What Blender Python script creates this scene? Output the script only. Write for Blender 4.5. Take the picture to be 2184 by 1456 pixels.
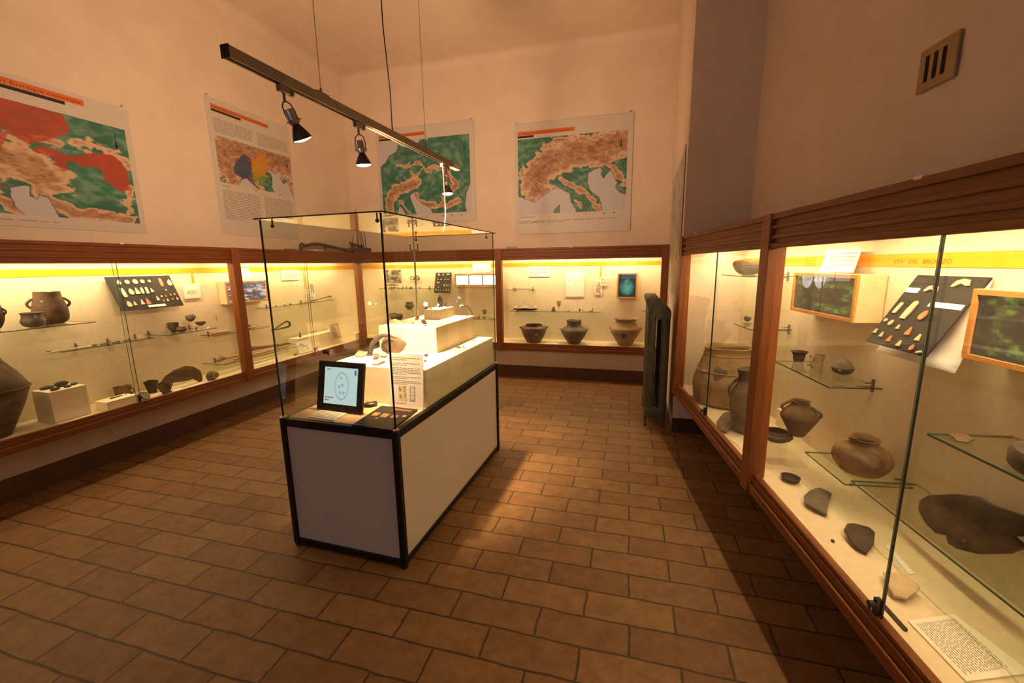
import bpy, bmesh, math, random
import numpy as np
from mathutils import Vector, Matrix, Quaternion
for _o in list(bpy.data.objects):
    bpy.data.objects.remove(_o, do_unlink=True)
sc = bpy.context.scene
COL = sc.collection
PI = math.pi
# ------------------------------------------------------------------ camera, world, exposure
def setup_camera():
    f, pitch, roll, yaw = 897.56, .1808, -.0159, .271
    cd = bpy.data.cameras.new('camera'); cam = bpy.data.objects.new('camera', cd); COL.objects.link(cam)
    cd.sensor_width = 36.0; cd.lens = f / 2184.0 * 36.0; cd.clip_start = .02; cd.clip_end = 60
    cp, sp, cr, sr = math.cos(pitch), math.sin(pitch), math.cos(roll), math.sin(roll)
    Rz = Matrix.Rotation(yaw, 3, 'Z')
    right = Rz @ Vector((cr, sr*sp, sr*cp)); up = Rz @ Vector((-sr, cr*sp, cr*cp)); fwd = Rz @ Vector((0, cp, -sp))
    m = Matrix((right, up, -fwd)).transposed().to_4x4(); m.translation = Vector((0, 0, 1.6))
    cam.matrix_world = m; sc.camera = cam
setup_camera()
w = bpy.data.worlds.new('world'); sc.world = w; w.use_nodes = True
w.node_tree.nodes['Background'].inputs[0].default_value = (1, .6, .3, 1)
w.node_tree.nodes['Background'].inputs[1].default_value = 0.0
sc.view_settings.view_transform = 'Standard'; sc.view_settings.look = 'None'
sc.view_settings.gamma = 1.0; sc.view_settings.use_curve_mapping = False
sc.view_settings.exposure = 0.0
try:
    sc.cycles.transparent_max_bounces = 40; sc.cycles.max_bounces = 10; sc.cycles.diffuse_bounces = 5
    sc.cycles.sample_clamp_indirect = 6.0; sc.cycles.blur_glossy = .5
except Exception: pass
LAMP_W = 400.0       # watts of each track spot
LEAK_W = 140.0       # light that leaks sideways and back out of the open bulbs
TUBE_W = 9.2        # watts per metre of the tubes in the wall cases
WARM = (1.0, .63, .35); TUBE = (1.0, .72, .37)
# ------------------------------------------------------------------ the room, in metres
H_CEIL = 4.51
XW, YW = -4.457, 6.25          # left and back wall
XF, YF = -4.013, 5.732         # fronts of the left and back cases
AR = .1248                     # the right wall is splayed by seven degrees
NR = Vector((math.cos(AR), math.sin(AR), 0)); SR = Vector((math.sin(AR), -math.cos(AR), 0))
RCF = .9533                    # distance of the right case front along NR
DR = .52
ROT = {'L': PI/2, 'B': 0.0, 'R': -(PI/2 - AR)}
ZT, ZT2, ZB1, ZB2, ZFL = 1.813, 1.659, .489, .386, .47
rnd = random.Random(7)
# ------------------------------------------------------------------ materials
MATS = {}
def nt(name):
    m = bpy.data.materials.new(name); m.use_nodes = True
    t = m.node_tree; b = t.nodes['Principled BSDF']; return m, t, b
def mapping(t, scale=(1, 1, 1), loc=(0, 0, 0)):
    tc = t.nodes.new('ShaderNodeTexCoord'); mp = t.nodes.new('ShaderNodeMapping')
    mp.inputs['Scale'].default_value = scale; mp.inputs['Location'].default_value = loc
    t.links.new(tc.outputs['Object'], mp.inputs['Vector']); return mp
def noise_node(t, mp, scale, detail=4, rough=.6, dist=0):
    n = t.nodes.new('ShaderNodeTexNoise'); n.inputs['Scale'].default_value = scale; n.inputs['Detail'].default_value = detail
    n.inputs['Roughness'].default_value = rough; n.inputs['Distortion'].default_value = dist
    t.links.new(mp.outputs['Vector'], n.inputs['Vector']); return n
def ramp(t, fac, stops):
    r = t.nodes.new('ShaderNodeValToRGB'); e = r.color_ramp.elements
    while len(e) < len(stops): e.new(.5)
    for i, (p, c) in enumerate(stops): e[i].position = p; e[i].color = (*c, 1)
    t.links.new(fac, r.inputs['Fac']); return r
def bump(t, b, hgt, strength=.3, dist=.01):
    bp = t.nodes.new('ShaderNodeBump'); bp.inputs['Strength'].default_value = strength; bp.inputs['Distance'].default_value = dist
    t.links.new(hgt, bp.inputs['Height']); t.links.new(bp.outputs['Normal'], b.inputs['Normal'])
def noisy(name, c1, c2, scale=8, rough=.8, stretch=(1, 1, 1), bs=.25, bd=.004, lo=.35, hi=.65, metal=0, spec=.4, dist=0, detail=5):
    m, t, b = nt(name); mp = mapping(t, stretch); n = noise_node(t, mp, scale, detail, .6, dist)
    r = ramp(t, n.outputs['Fac'], [(lo, c1), (hi, c2)]); t.links.new(r.outputs['Color'], b.inputs['Base Color'])
    b.inputs['Roughness'].default_value = rough; b.inputs['Metallic'].default_value = metal
    b.inputs['Specular IOR Level'].default_value = spec
    if bs: bump(t, b, n.outputs['Fac'], bs, bd)
    MATS[name] = m; return m
def flat(name, c, rough=.5, metal=0, spec=.5):
    m, t, b = nt(name); mp = mapping(t); n = noise_node(t, mp, 40, 2)
    r = ramp(t, n.outputs['Fac'], [(.3, tuple(v*.94 for v in c)), (.7, c)]); t.links.new(r.outputs['Color'], b.inputs['Base Color'])
    b.inputs['Roughness'].default_value = rough; b.inputs['Metallic'].default_value = metal; b.inputs['Specular IOR Level'].default_value = spec
    MATS[name] = m; return m
def emit(name, c, s):
    m, t, b = nt(name); b.inputs['Base Color'].default_value = (*c, 1); b.inputs['Emission Color'].default_value = (*c, 1)
    b.inputs['Emission Strength'].default_value = s; MATS[name] = m; return m
def attr_mat(name, rough=.55, em=0.0, base=True):
    m, t, b = nt(name); b.inputs['Base Color'].default_value = (.02, .02, .02, 1); a = t.nodes.new('ShaderNodeAttribute'); a.attribute_name = 'print'
    if base: t.links.new(a.outputs['Color'], b.inputs['Base Color'])
    b.inputs['Roughness'].default_value = rough
    if em: t.links.new(a.outputs['Color'], b.inputs['Emission Color']); b.inputs['Emission Strength'].default_value = em
    MATS[name] = m; return m
def glass(name, tint, refl=1.0):
    m = bpy.data.materials.new(name); m.use_nodes = True; t = m.node_tree; t.nodes.clear()
    o = t.nodes.new('ShaderNodeOutputMaterial'); mx = t.nodes.new('ShaderNodeMixShader'); tr = t.nodes.new('ShaderNodeBsdfTransparent')
    gl = t.nodes.new('ShaderNodeBsdfGlossy'); fr = t.nodes.new('ShaderNodeFresnel'); fr.inputs['IOR'].default_value = 1.5
    gl.inputs['Roughness'].default_value = 0.0; tr.inputs['Color'].default_value = (*tint, 1)
    gl.inputs['Color'].default_value = (refl, refl, refl, 1)
    geo = t.nodes.new('ShaderNodeNewGeometry'); mu = t.nodes.new('ShaderNodeMath'); mu.operation = 'MULTIPLY'   # reflect once per pane, on its outer faces
    sb = t.nodes.new('ShaderNodeMath'); sb.operation = 'SUBTRACT'; sb.inputs[0].default_value = 1.0
    t.links.new(geo.outputs['Backfacing'], sb.inputs[1])
    t.links.new(fr.outputs[0], mu.inputs[0]); t.links.new(sb.outputs[0], mu.inputs[1])
    t.links.new(mu.outputs[0], mx.inputs[0]); t.links.new(tr.outputs[0], mx.inputs[1]); t.links.new(gl.outputs[0], mx.inputs[2])
    t.links.new(mx.outputs[0], o.inputs[0]); MATS[name] = m; return m
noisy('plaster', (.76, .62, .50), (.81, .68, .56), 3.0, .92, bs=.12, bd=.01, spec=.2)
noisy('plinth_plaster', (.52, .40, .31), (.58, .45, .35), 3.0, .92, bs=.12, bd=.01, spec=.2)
noisy('skirting', (.075, .028, .012), (.10, .038, .016), 6, .6, (1, 1, 6))
noisy('wood', (.16, .042, .007), (.26, .080, .014), 5, .55, (1, 1, 14), .12, .002, .3, .7, spec=.45)
noisy('wood_upright', (.18, .048, .008), (.29, .090, .016), 6, .5, (9, 9, .7), .12, .002, .3, .7, spec=.45)
noisy('pale_wood', (.60, .27, .075), (.70, .34, .10), 6, .45, (1, 1, 10), .05, .001)
noisy('box_wood', (.78, .60, .34), (.84, .66, .40), 5, .6, (1, 1, 8), .03, .001)
noisy('fabric', (.76, .66, .48), (.81, .72, .54), 26, .95, bs=.15, bd=.002, spec=.1)
noisy('case_floor', (.72, .60, .41), (.78, .66, .47), 30, .95, bs=.15, bd=.002, spec=.1)
noisy('cream_board', (.86, .76, .56), (.90, .80, .60), 20, .85, bs=.02, bd=.001, spec=.2)
noisy('deck_wood', (.60, .40, .21), (.68, .47, .26), 7, .6, (9, 1, 1), .04, .001)
noisy('stripe', (.90, .355, .007), (.94, .385, .009), 10, .6, bs=0)
flat('stripe_letters', (.45, .12, .01), .6)
noisy('black_frame', (.004, .004, .004), (.007, .006, .006), 30, .45, bs=.02)
noisy('laminate', (.60, .53, .46), (.64, .57, .50), 45, .55, bs=.03, bd=.001)
flat('metal', (.55, .50, .44), .28, .9); flat('dark_metal', (.06, .045, .04), .4, .6); flat('steel', (.30, .26, .23), .3, .85)
noisy('track_paint', (.30, .26, .20), (.34, .29, .23), 20, .4, metal=.4, bs=0)
flat('poster_board', (.66, .60, .54), .5); flat('white_card', (.90, .88, .84), .6); flat('cream_card', (.88, .82, .66), .6)
flat('title_orange', (.75, .17, .04), .55); flat('black_ink', (.035, .02, .02), .6); flat('grey_ink', (.33, .29, .26), .7)
flat('title_ink', (.22, .05, .02), .6)
flat('panel_black', (.011, .009, .009), .8); flat('red_ink', (.7, .05, .03), .6); flat('yellow_ink', (.8, .6, .05), .6); flat('blue_ink', (.10, .11, .35), .6)
noisy('radiator_paint', (.060, .056, .040), (.10, .093, .066), 14, .5, metal=.1)
noisy('vent_metal', (.36, .24, .11), (.44, .30, .14), 10, .6)
flat('void', (.006, .005, .004), .9); flat('rubber', (.015, .015, .015), .6)
def clay(name, a, b, scale=7, rough=.75): return noisy(name, a, b, scale, rough, (1, 1, 1.5), .5, .006, .34, .66, spec=.3, dist=.6, detail=8)
clay('clay_brown', (.070, .042, .024), (.175, .108, .064)); clay('clay_grey', (.085, .066, .048), (.19, .15, .11)); clay('clay_dark', (.040, .028, .022), (.10, .072, .052))
clay('clay_tan', (.30, .20, .12), (.46, .34, .22)); clay('clay_patch', (.05, .03, .02), (.36, .21, .10), 4); clay('clay_red', (.35, .15, .07), (.5, .26, .13)); clay('clay_buff', (.22, .14, .07), (.42, .28, .14), 5)
clay('clay_pale', (.50, .38, .24), (.66, .52, .34)); clay('bone', (.32, .17, .09), (.55, .34, .20), 9); clay('pale_bone', (.62, .48, .32), (.80, .66, .48), 9); clay('antler', (.085, .055, .035), (.17, .11, .07), 12)
clay('flint_grey', (.34, .30, .25), (.55, .50, .42), 12, .5); clay('flint_tan', (.52, .36, .20), (.72, .54, .34), 12, .5); clay('flint_red', (.42, .12, .05), (.58, .22, .10), 12, .5); clay('bronze_green', (.06, .07, .045), (.16, .17, .11), 12, .55)
clay('stone_dark', (.035, .030, .028), (.075, .062, .052), 9, .6); clay('wood_old', (.17, .075, .04), (.28, .13, .07), 9)
glass('pane_glass', (.985, .982, .968)); glass('case_glass', (.965, .975, .945)); glass('shelf_glass', (.93, .97, .93)); glass('acrylic', (.96, .96, .95), .7)
m, t, b = nt('glass_edge'); b.inputs['Base Color'].default_value = (.05, .12, .08, 1); b.inputs['Roughness'].default_value = .15; MATS['glass_edge'] = m
m, t, b = nt('dark_glass_edge'); b.inputs['Base Color'].default_value = (.012, .012, .010, 1); b.inputs['Roughness'].default_value = .25; MATS['dark_glass_edge'] = m
emit('bulb_glow', (1, .86, .62), 30); emit('tube_glow', (1, .80, .45), 7); emit('day_glow', (.58, .70, 1.0), 1.5); emit('led_glow', (1, .93, .8), 8)
attr_mat('print', .55); attr_mat('lit_print', .2, 1.0, False); attr_mat('bright_print', .3, 1.9); attr_mat('screen_print', .15, .82, False)
# floor of terracotta bricks 40 x 16 cm
def floor_mat():
    m, t, b = nt('terracotta'); tc = t.nodes.new('ShaderNodeTexCoord')
    mp = t.nodes.new('ShaderNodeMapping'); mp.inputs['Location'].default_value = (20.15, -1.541 + .162*60, 0)
    t.links.new(tc.outputs['Object'], mp.inputs['Vector'])
    wob = t.nodes.new('ShaderNodeTexNoise'); wob.inputs['Scale'].default_value = 7; wob.inputs['Detail'].default_value = 3
    t.links.new(tc.outputs['Object'], wob.inputs['Vector'])
    sb = t.nodes.new('ShaderNodeVectorMath'); sb.operation = 'SUBTRACT'; sb.inputs[1].default_value = (.5, .5, .5); t.links.new(wob.outputs['Color'], sb.inputs[0])
    sc_ = t.nodes.new('ShaderNodeVectorMath'); sc_.operation = 'SCALE'; sc_.inputs['Scale'].default_value = .020; t.links.new(sb.outputs[0], sc_.inputs[0])
    ad = t.nodes.new('ShaderNodeVectorMath'); t.links.new(mp.outputs[0], ad.inputs[0]); t.links.new(sc_.outputs[0], ad.inputs[1])
    br = t.nodes.new('ShaderNodeTexBrick'); br.offset = .5; br.offset_frequency = 2; br.inputs['Scale'].default_value = 1
    br.inputs['Brick Width'].default_value = .4; br.inputs['Row Height'].default_value = .162; br.inputs['Mortar Size'].default_value = .0055; br.inputs['Mortar Smooth'].default_value = .3
    br.inputs['Bias'].default_value = 0
    br.inputs['Color1'].default_value = (.20, .100, .040, 1); br.inputs['Color2'].default_value = (.265, .145, .062, 1); br.inputs['Mortar'].default_value = (.070, .042, .020, 1)
    t.links.new(ad.outputs[0], br.inputs['Vector'])
    n = t.nodes.new('ShaderNodeTexNoise'); n.inputs['Scale'].default_value = 11; n.inputs['Detail'].default_value = 12; n.inputs['Roughness'].default_value = .78; t.links.new(tc.outputs['Object'], n.inputs['Vector'])
    r = ramp(t, n.outputs['Fac'], [(.32, (.60, .55, .48)), (.66, (1.18, 1.14, 1.06))])
    mx = t.nodes.new('ShaderNodeMix'); mx.data_type = 'RGBA'; mx.blend_type = 'MULTIPLY'; mx.inputs[0].default_value = .85
    t.links.new(br.outputs['Color'], mx.inputs[6]); t.links.new(r.outputs['Color'], mx.inputs[7]); t.links.new(mx.outputs[2], b.inputs['Base Color'])
    b.inputs['Roughness'].default_value = .55; b.inputs['Specular IOR Level'].default_value = .35
    inv = t.nodes.new('ShaderNodeMath'); inv.operation = 'SUBTRACT'; inv.inputs[0].default_value = 1; t.links.new(br.outputs['Fac'], inv.inputs[1])
    n2 = t.nodes.new('ShaderNodeMath'); n2.operation = 'MULTIPLY_ADD'; n2.inputs[1].default_value = .25; t.links.new(n.outputs['Fac'], n2.inputs[0]); t.links.new(inv.outputs[0], n2.inputs[2])
    bump(t, b, n2.outputs[0], .6, .006); MATS['terracotta'] = m
floor_mat()
# ------------------------------------------------------------------ mesh helpers
class MB:
    def __init__(s): s.v = []; s.f = []
    def quad(s, a, b, c, d):
        i = len(s.v); s.v += [tuple(a), tuple(b), tuple(c), tuple(d)]; s.f.append((i, i+1, i+2, i+3)); return s
    def box(s, x0, x1, y0, y1, z0, z1, M=None):
        i = len(s.v); P = [(x0, y0, z0), (x1, y0, z0), (x1, y1, z0), (x0, y1, z0), (x0, y0, z1), (x1, y0, z1), (x1, y1, z1), (x0, y1, z1)]
        if M is not None: P = [tuple(M @ Vector(p)) for p in P]
        s.v += P; s.f += [tuple(i+k for k in q) for q in ((0, 3, 2, 1), (4, 5, 6, 7), (0, 1, 5, 4), (1, 2, 6, 5), (2, 3, 7, 6), (3, 0, 4, 7))]; return s
    def lathe(s, prof, seg=40, wob=0, ph=0, c=(0, 0, 0), rimw=0):
        i0 = len(s.v); n = len(prof); zt = max(p[1] for p in prof)
        for k, (r, z) in enumerate(prof):
            for j in range(seg):
                a = 2*PI*j/seg; rr = r*(1 + wob*(math.sin(2*a+ph+z*9) + .6*math.sin(3*a+2*ph-z*14)))
                zz = z + (rimw*(math.sin(3*a+ph) + .5*math.sin(7*a+ph*2)) if z > zt*.9 else 0)
                s.v.append((c[0]+rr*math.cos(a), c[1]+rr*math.sin(a), c[2]+zz))
        for k in range(n-1):
            for j in range(seg):
                a = i0+k*seg+j; b_ = i0+k*seg+(j+1) % seg; s.f.append((a, b_, b_+seg, a+seg))
        s.f.append(tuple(i0+j for j in reversed(range(seg)))); s.f.append(tuple(i0+(n-1)*seg+j for j in range(seg))); return s
    def tube(s, path, rad, seg=10, sq=1.0, cap=True):
        path = [Vector(p) for p in path]; n = len(path)
        if not hasattr(rad, '__len__'): rad = [rad]*n
        i0 = len(s.v); tan = [(path[min(k+1, n-1)] - path[max(k-1, 0)]).normalized() for k in range(n)]
        up = Vector((0, 0, 1)) if abs(tan[0].z) < .9 else Vector((1, 0, 0)); nx = (up - tan[0]*up.dot(tan[0])).normalized()
        for k in range(n):
            nx = (nx - tan[k]*nx.dot(tan[k])).normalized(); ny = tan[k].cross(nx)
            for j in range(seg):
                a = 2*PI*j/seg; s.v.append(tuple(path[k] + (nx*math.cos(a) + ny*math.sin(a)*sq)*rad[k]))
        for k in range(n-1):
            for j in range(seg):
                a = i0+k*seg+j; b_ = i0+k*seg+(j+1) % seg; s.f.append((a, b_, b_+seg, a+seg))
        if cap:
            s.f.append(tuple(i0+j for j in reversed(range(seg)))); s.f.append(tuple(i0+(n-1)*seg+j for j in range(seg)))
        return s
    def prism(s, pts, z0, z1, M=None):
        i = len(s.v); n = len(pts); P = [(x, y, z0) for x, y in pts] + [(x, y, z1) for x, y in pts]
        if M is not None: P = [tuple(M @ Vector(p)) for p in P]
        s.v += P; s.f.append(tuple(i+k for k in reversed(range(n)))); s.f.append(tuple(i+n+k for k in range(n)))
        for k in range(n): s.f.append((i+k, i+(k+1) % n, i+n+(k+1) % n, i+n+k))
        return s
    def shard(s, pts, th, curv=0, rings=6, bumpy=0, sub=5, M=None, ax=None):
        """curved plate: outline pts in XY, thickness th, bent into a shell"""
        o = []
        for k in range(len(pts)):
            a = Vector(pts[k]); b_ = Vector(pts[(k+1) % len(pts)])
            for q in range(sub): o.append(a.lerp(b_, q/sub))
        n = len(o); c = sum(o, Vector((0, 0)))/n; i = len(s.v); R_ = max((p-c).length for p in o)
        for side in (0, 1):
            for r in range(rings, -1, -1):
                for p in o:
                    q = c + (p-c)*(r/rings)
                    d2 = ((q-c).length_squared if ax is None else ((q-c).dot(Vector(ax)))**2)/(R_*R_)
                    z = -curv*d2 + (th if side else 0) - (th*.25 if r == rings and side else 0)
                    z += bumpy*math.sin(q.x*55+q.y*31)*math.cos(q.y*47-q.x*13)
                    P = Vector((q.x, q.y, z)); s.v.append(tuple(M @ P if M is not None else P))
        per = n*(rings+1)
        for r in range(rings):
            for k in range(n):
                a = i+r*n+k; b_ = i+r*n+(k+1) % n
                s.f.append((b_, a, a+n, b_+n)); s.f.append((a+per, b_+per, b_+n+per, a+n+per))
        for k in range(n): s.f.append((i+k, i+(k+1) % n, i+(k+1) % n+per, i+k+per))
        return s
    def blob(s, c, r, seg=16, rings=10, wob=.1, ph=0):
        i0 = len(s.v)
        for k in range(rings+1):
            th = PI*k/rings
            for j in range(seg):
                a = 2*PI*j/seg; w_ = 1 + wob*(math.sin(3*a+ph)*math.sin(2*th+ph) + .5*math.cos(2*a-ph)*math.sin(3*th))
                s.v.append((c[0]+r[0]*w_*math.sin(th)*math.cos(a), c[1]+r[1]*w_*math.sin(th)*math.sin(a), c[2]+r[2]*w_*math.cos(th)))
        for k in range(rings):
            for j in range(seg):
                a = i0+k*seg+j; b_ = i0+k*seg+(j+1) % seg; s.f.append((a, a+seg, b_+seg, b_))
        return s
    def build(s, name, mat, parent=None, smooth=False, bevel=0, slots=None):
        me = bpy.data.meshes.new(name); me.from_pydata(s.v, [], s.f); me.update()
        o = bpy.data.objects.new(name, me); COL.objects.link(o)
        me.materials.append(MATS[mat])
        bm = bmesh.new(); bm.from_mesh(me); bmesh.ops.remove_doubles(bm, verts=bm.verts, dist=1e-6)
        bmesh.ops.recalc_face_normals(bm, faces=bm.faces); bm.to_mesh(me); bm.free()
        if smooth:
            for p in me.polygons: p.use_smooth = True
            try: me.set_sharp_from_angle(angle=math.radians(50))
            except Exception: pass
        if bevel:
            bv = o.modifiers.new('bevel', 'BEVEL'); bv.width = bevel; bv.segments = 2; bv.limit_method = 'ANGLE'
        if parent is not None: o.parent = parent
        return o
def tag(o, label, cat, group=None):
    o['label'] = label; o['category'] = cat
    if group: o['group'] = group
    return o
def thing(name, label, cat, loc=(0, 0, 0), rotz=0, group=None):
    o = bpy.data.objects.new(name, None); COL.objects.link(o); o.empty_display_size = .05
    o.location = loc; o.rotation_euler = (0, 0, rotz); return tag(o, label, cat, group)
def struct(o): o['kind'] = 'structure'; return o
def copy_tree(o, parent=None):
    c = o.copy(); COL.objects.link(c); c.parent = parent
    for ch in list(o.children):
        d = copy_tree(ch, c)
    return c
def text(name, body, size, mat, parent, M, width=None, extr=.0003):
    cu = bpy.data.curves.new(name, 'FONT'); cu.body = body; cu.size = size; cu.extrude = extr
    tmp = bpy.data.objects.new(name, cu); COL.objects.link(tmp); bpy.context.view_layer.update()
    me = bpy.data.meshes.new_from_object(tmp.evaluated_get(bpy.context.evaluated_depsgraph_get())); bpy.data.objects.remove(tmp, do_unlink=True)
    me.name = name; xs = [v.co.x for v in me.vertices]
    k = (width/(max(xs)-min(xs))) if width else 1
    for v in me.vertices: v.co.x = (v.co.x - min(xs))*k
    me.transform(M); o = bpy.data.objects.new(name, me); COL.objects.link(o); me.materials.clear(); me.materials.append(MATS[mat]); o.parent = parent; return o
FRONT = Matrix.Rotation(PI/2, 4, 'X')      # text/flat XY -> XZ plane facing -Y
def lines(mb, x0, z1, wd, ht, rows, y=-.0015, seed=1, fill=1.0, M=None):
    """lines of small printed words as thin raised dashes on a sheet facing -Y"""
    r = random.Random(seed); rh = ht/rows
    for k in range(rows):
        x = x0; end = x0 + wd*(fill if k < rows-1 else .5)
        while x < end - wd*.02:
            L_ = wd*r.uniform(.04, .13); e = min(x+L_, end)
            z = z1 - rh*(k+.5); mb.box(x, e, y-.0004, y, z-rh*.2, z+rh*.2, M); x = e + wd*.022
    return mb
# value noise for printed pictures
def vnoise(U, V, cells, seed):
    r = np.random.RandomState(seed); g = r.rand(cells+3, cells+3)
    x = np.clip(U, 0, 1)*cells; y = np.clip(V, 0, 1)*cells; xi = x.astype(int); yi = y.astype(int); fx = x-xi; fy = y-yi
    fx = fx*fx*(3-2*fx); fy = fy*fy*(3-2*fy)
    return (g[yi, xi]*(1-fx)+g[yi, xi+1]*fx)*(1-fy) + (g[yi+1, xi]*(1-fx)+g[yi+1, xi+1]*fx)*fy
def fbm(U, V, cells, seed, o=4):
    s = 0; a = 1; t_ = 0
    for k in range(o): s = s + a*vnoise(U, V, cells*2**k, seed+k); t_ += a; a *= .55
    return s/t_
def inpoly(U, V, poly):
    c = np.zeros(U.shape, bool); n = len(poly)
    for i in range(n):
        x1, y1 = poly[i]; x2, y2 = poly[(i+1) % n]
        if y1 == y2: continue
        cond = ((y1 > V) != (y2 > V)) & (U < (x2-x1)*(V-y1)/(y2-y1)+x1); c ^= cond
    return c
def dline(U, V, pts, asp=1.0):
    d = np.full(U.shape, 9.)
    for (x1, y1), (x2, y2) in zip(pts[:-1], pts[1:]):
        dx, dy = x2-x1, (y2-y1)*asp; l = dx*dx+dy*dy
        t_ = np.clip(((U-x1)*dx+(V-y1)*asp*dy)/l, 0, 1); d = np.minimum(d, np.hypot(U-x1-t_*dx, (V-y1)*asp-t_*dy))
    return d
def picture(name, fn, wd, ht, nx, nz, parent, mat='print', y=-.001, x0=0, z0=0):
    """printed picture: a dense sheet facing -Y whose colours are the printed inks; u right, v down"""
    us = np.linspace(0, 1, nx+1); vs = np.linspace(0, 1, nz+1); U, V = np.meshgrid(us, vs); C = fn(U, V)
    verts = [(x0+wd*u, y, z0+ht*(1-v)) for v in vs for u in us]
    f = [(j*(nx+1)+i, (j+1)*(nx+1)+i, (j+1)*(nx+1)+i+1, j*(nx+1)+i+1) for j in range(nz) for i in range(nx)]
    me = bpy.data.meshes.new(name); me.from_pydata(verts, [], f); a = me.color_attributes.new('print', 'FLOAT_COLOR', 'POINT')
    a.data.foreach_set('color', np.concatenate([C, np.ones(C.shape[:2]+(1,))], 2).astype(np.float32).ravel())
    o = bpy.data.objects.new(name, me); COL.objects.link(o); me.materials.append(MATS[mat]); o.parent = parent; return o
def mixc(a, b, k): return a*(1-k[..., None]) + np.array(b)*k[..., None]
def relief(ridges, seas, islands=(), over=(), seed=1, asp=.8, base=.0):
    def fn(U, V):
        n = fbm(U, V, 7, seed, 5); n2 = fbm(U, V, 22, seed+9, 4); w1 = (fbm(U, V, 14, seed+30, 4)-.5)*.05; w2 = (fbm(U, V, 14, seed+50, 4)-.5)*.05
        Uw, Vw = U+w1, V+w2
        h = base + (n-.5)*.45 - .06; f1 = fbm(U, V, 30, seed+70, 3); vein = 1-np.clip(np.abs(f1-.5)*14, 0, 1)
        for pts, wd, amp in ridges: h = np.maximum(h, amp*(.95-dline(Uw, Vw, pts, asp)/wd) + (n2-.5)*.9)
        C = np.zeros(U.shape+(3,)) + np.array((.045, .19, .135)); C = mixc(C, (.20, .36, .28), np.clip((n2-.42)*3.4, 0, 1)*.8); C = mixc(C, (.025, .12, .085), np.clip((.46-n)*5, 0, 1)*.7)
        C = mixc(C, (.72, .50, .34), np.clip((h-.16)*9, 0, 1)); C = mixc(C, (.40, .215, .12), np.clip((h-.34)*4, 0, 1)*np.clip(.35+n2*1.1, 0, 1))
        C = mixc(C, (.70, .48, .34), np.clip((h-.34)*4, 0, 1)*vein*.55); C = mixc(C, (.24, .11, .055), np.clip((h-.62)*3, 0, 1)*np.clip((.56-f1)*5, 0, 1)*.7)
        sea = np.zeros(U.shape, bool)
        u2, v2 = U+(w1*.35), V+(w2*.35)
        for p in seas: sea |= inpoly(u2, v2, p)
        for p in islands: sea &= ~inpoly(u2, v2, p)
        C[sea] = (.56, .55, .60)
        s_ = sea.astype(float); e = np.abs(np.gradient(s_)[0])+np.abs(np.gradient(s_)[1]); C[(e > 0) & ~sea] = (.02, .06, .06)
        for poly, col, al in over:
            k = inpoly(U+w1*.2, V+w2*.2, poly).astype(float)*al*(.80+.4*(n2-.3)); C = mixc(C, col, k)
        return np.clip(C, 0, 1)
    return fn
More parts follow.
